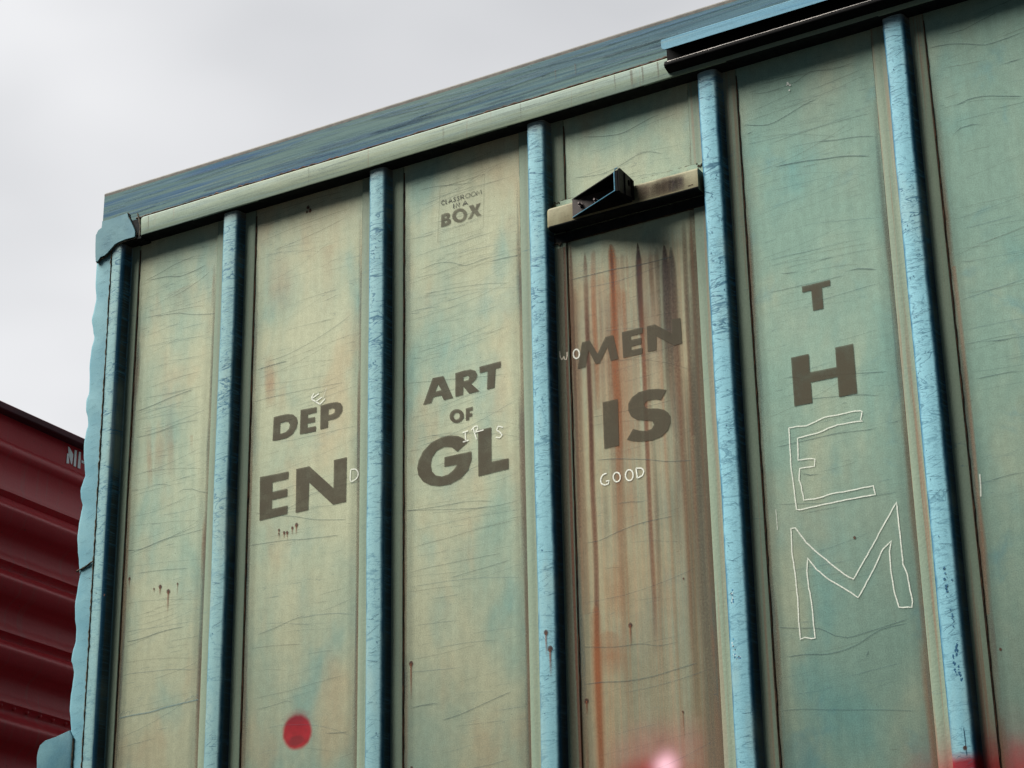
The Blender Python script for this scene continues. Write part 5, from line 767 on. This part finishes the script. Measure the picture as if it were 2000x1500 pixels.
# end plate with rounded top and a round hole
mb = MB(); Yf, Yb = BY-D, BY-.001
out = [(Yb, 4.715), (Yb, 4.782), (Yf+.030, 4.7835)]+[(Yf+.012+.012*math.cos(math.radians(a)), 4.7725+.012*math.sin(math.radians(a))) for a in (70, 90, 110, 130, 150, 170, 180)]+[(Yf, 4.702), (Yf+.004, 4.6985)]
hy, hz, hr = Yb-.030, 4.757, .0088
hole = [(hy+hr*.85*math.cos(t), hz+hr*1.25*math.sin(t)) for t in [math.tau*i/16 for i in range(16)]]
tris = tessellate_polygon([[Vector((y, z, 0)) for y, z in out], [Vector((y, z, 0)) for y, z in hole]])
fl = out+hole
for X, s_ in ((BX1, 1), (BX1+.005, -1)):
    ids = [mb.vert(X, y, z) for y, z in fl]
    for t in tris: mb.face([ids[q] for q in (t if s_ > 0 else t[::-1])], 0)
for lp in (out, hole): mb.loft([[(BX1, y, z) for y, z in lp], [(BX1+.005, y, z) for y, z in lp]], 2, closed=True)
mb.box(BX1-.011, BX1-.0005, Yf-.0015, Yf+.003, 4.702, 4.7735, 2); mb.tube([(BX1-.0105, Yf-.001, 4.703), (BX1-.0105, Yf-.001, 4.770), (BX1-.008, Yf-.0005, 4.779), (BX1-.003, Yf+.006, 4.785)], .0022, 1, 6)                        # folded front edge
mb.box(BX1+.0052, BX1+.008, Yf+.034, Yf+.039, 4.703, 4.779, 2)
mb.box(BX1+.0052, BX1+.009, Yb-.016, Yb-.001, 4.708, 4.776, 2)
mb.build('end_plate', [M_brown, M_lip, M_black], brk, 30, 'upright end plate with a round hole')
def bolt_mesh(x, z):
    m = MB(); hexa = [(x+.0075*math.cos(math.radians(a)), z+.0075*math.sin(math.radians(a))) for a in range(0, 360, 60)]
    m.prism(hexa, 'y', BY-.0041, BY-.0100, 0)
    m.tube([(x, BY-.009, z), (x, BY-.0225, z), (x, BY-.0238, z)], [.0046, .0046, .0036], 0, 10); return m
for x, z in ((-2.834, 4.7405), (-2.778, 4.7385), (-2.718, 4.7380)):
    bolt_mesh(x, z).build('bolt', [M_bolt], brk, 30)

# ---- running gear, plain but where it stands
def lathe_x(mb, x, zc, yc, prof, m=0, n=28):
    pass
for tx in (-3.2, X_END-1.8):
    mb = MB()
    for y in (.55, 2.35): mb.prism([(tx-1.15, .62), (tx-.9, .72), (tx-.35, .55), (tx+.35, .55), (tx+.9, .72), (tx+1.15, .62), (tx+1.1, .42), (tx+.5, .34), (tx-.5, .34), (tx-1.1, .42)], 'y', y, y+.12, 0)
    mb.box(tx-.2, tx+.2, .6, 2.4, .6, .95, 0)
    tr_ = mb.build('truck', [M_black], car, 30)
    for dx in (-.86, .86):
        mb = MB()
        for y in (.78, 2.22):
            for rr_, ya, yb in ((.46, y-.065, y+.065), (.49, y+(.065 if y < 1 else -.095), y+(.095 if y < 1 else -.065))):
                mb.prism([(tx+dx+rr_*math.cos(t), .52+rr_*math.sin(t)) for t in [math.tau*i/36 for i in range(36)]], 'y', ya, yb, 0)
        mb.tube([(tx+dx, .6, .52), (tx+dx, 2.4, .52)], .08, 0, 12)
        mb.build('wheelset', [M_bolt], tr_, 30)

# ------------------------------------------------------------------ the red freight car behind
t = NT('oxide_red_paint')
c = t.mix(t.noise((1, 1, 1), 3, 4), (.38, .012, .020), (.50, .020, .030))
c = t.mix(1.0, c, t.val(t.ramp(t.noise((1, 1, 1), 180, 3, .7), .25, .75, .86, 1.1)), 'MULTIPLY')
dz = t.ramp(t.noise((1, 26, 2), 1, 4, .65, .3), .52, .72); c = t.mix(t.mth('MULTIPLY', dz, .3), c, (.20, .075, .07)); sp = t.ramp(t.noise((1, 1, 1), 55, 2), .70, .76); c = t.mix(t.mth('MULTIPLY', sp, .7), c, (.06, .02, .015))
t.bump(t.noise((1, 1, 1), 60, 3), .0015, .4); M_red = t.fin(c, .42, .28)
M_red2 = plain_mat('dull_red_paint', (.06, .010, .016), (.10, .018, .028), 6, .7)
M_white = plain_mat('white_stencil_paint', (.90, .87, .88), (.95, .93, .93), 60, .6)
red = root('red_freight_car', 'dark red freight car with a ribbed end, behind the corner of the green boxcar', 'freight car', (-6.2, 0, 0))
RX = 0.0
# (Z, outward offset) down the end sheet, local to the root
pts = [(5.085, 0), (4.955, 0), (4.945, .010), (4.925, .022), (4.905, .024), (4.888, .010), (4.878, 0), (4.765, 0), (4.745, .012), (4.725, .018), (4.712, .008), (4.702, 0), (4.693, .006)]
for c0 in (4.629, 4.326, 4.030, 3.719, 3.42, 3.12, 2.82, 2.52, 2.22, 1.92, 1.62):
    pts += [(c0+.052, .012), (c0+.030, .040), (c0+.008, .070), (c0-.003, .074), (c0-.010, .072), (c0-.052, .062), (c0-.068, .040), (c0-.092, .006), (c0-.112, -.006), (c0-.150, -.006), (c0-.176, 0), (c0-.198, .016), (c0-.208, .018), (c0-.216, .010), (c0-.232, -.004), (c0-.240, -.004)]
rows = [[(off, y, z) for z, off in pts] for y in [3.0*i/20 for i in range(21)]]
mb = MB(); mb.loft(rows, 0); mb.build('end_wall', [M_red], red, 50)
mb = MB(); mb.prism([(-.02, 5.060), (.062, 5.060), (.066, 5.064), (.066, 5.096), (.060, 5.1005), (-.02, 5.1005)][::1], 'x', 0, 1, 0) if False else None
mb = MB(); mb.loft([[(x, y, z) for x, z in ((-.02, 5.066), (.045, 5.066), (.049, 5.070), (.049, 5.094), (.044, 5.099), (-.02, 5.099))] for y in (0.0, 1.0, 2.0, 3.0)], 0, closed=True, cap=True)
mb.build('top_rail', [M_red2], red, 30)
mb = MB(); mb.box(-9, -.003, 0.004, .03, 1.1, 5.09); mb.box(-9, -.003, 2.97, 2.996, 1.1, 5.09); mb.build('side_wall', [M_red], red, 0)
mb = MB(); mb.box(-9, -.021, .031, 2.969, 5.04, 5.097); mb.build('roof', [M_red2], red, 0)
mb = MB(); mb.box(-9, -.003, .031, 2.969, 1.0, 1.12); mb.build('underframe', [M_black], red, 0)
mb = MB()
for pl in MP:
    mb.loft([[(.001, y, z) for y, z in pl], [(.0025, y, z) for y, z in pl]], 0, closed=True, cap=True)
mb.loft([[(.001, y, z) for y, z in ((1.453, 5.016), (1.50, 5.016), (1.50, 5.004), (1.453, 5.004))], [(.0025, y, z) for y, z in ((1.453, 5.016), (1.50, 5.016), (1.50, 5.004), (1.453, 5.004))]], 0, closed=True, cap=True)
pass
mb.build('stencilled_lettering', [M_white], red, 0, 'white stencilled letters MP near the top')
st = (RIV[-1][0]-RIV[0][0])/4
y0_, z0_ = RIV[0]
for i in range(-8, 22):
    y = y0_+st*i
    if not .08 < y < 2.95: continue
    mb = MB(); z = sum(r[1] for r in RIV)/5; rows = []
    for a in (0, 30, 60, 85): rows.append([(.002+.010*math.sin(math.radians(a)), y+.012*math.cos(math.radians(a))*math.cos(t), z+.012*math.cos(math.radians(a))*math.sin(t)) for t in [math.tau*k/10 for k in range(10)]])
    mb.loft(rows, 0, closed=True, cap=True); mb.build('rivet', [M_red], red, 60)
for tx in (-1.9,):
    mb = MB()
    for y in (.55, 2.35): mb.prism([(tx-1.15, .62), (tx-.9, .72), (tx-.35, .55), (tx+.35, .55), (tx+.9, .72), (tx+1.15, .62), (tx+1.1, .42), (tx+.5, .34), (tx-.5, .34), (tx-1.1, .42)], 'y', y, y+.12, 0)
    mb.box(tx-.2, tx+.2, .6, 2.4, .6, .95, 0)
    for dx in (-.86, .86):
        for y in (.78, 2.22):
            mb.prism([(tx+dx+.46*math.cos(t), .52+.46*math.sin(t)) for t in [math.tau*i/36 for i in range(36)]], 'y', y-.065, y+.065, 0)
    mb.build('truck', [M_black], red, 30)

# ------------------------------------------------------------------ ground and rails (below the frame)
t = NT('dark_ballast'); c = t.mix(t.ramp(t.noise((1, 1, 1), 14, 5, .7), .35, .65), (.007, .0065, .006), (.022, .021, .019))
t.bump(t.noise((1, 1, 1), 22, 4), .04, .8); M_gr = t.fin(c, .9, .2)
mb = MB(); mb.quad([(-600, -600, 0), (600, -600, 0), (600, 600, 0), (-600, 600, 0)]); g = mb.build('ground', [M_gr], None, 0)
g['kind'] = 'structure'; g['label'] = 'dark gravel ground of the rail yard'; g['category'] = 'ground'
mb = MB()
for y in (.78, 2.22): mb.box(-60, 60, y-.035, y+.035, .004, .058)
g = mb.build('rails', [M_bolt], None, 0); g['kind'] = 'structure'; g['label'] = 'steel rails under the freight cars'; g['category'] = 'rails'
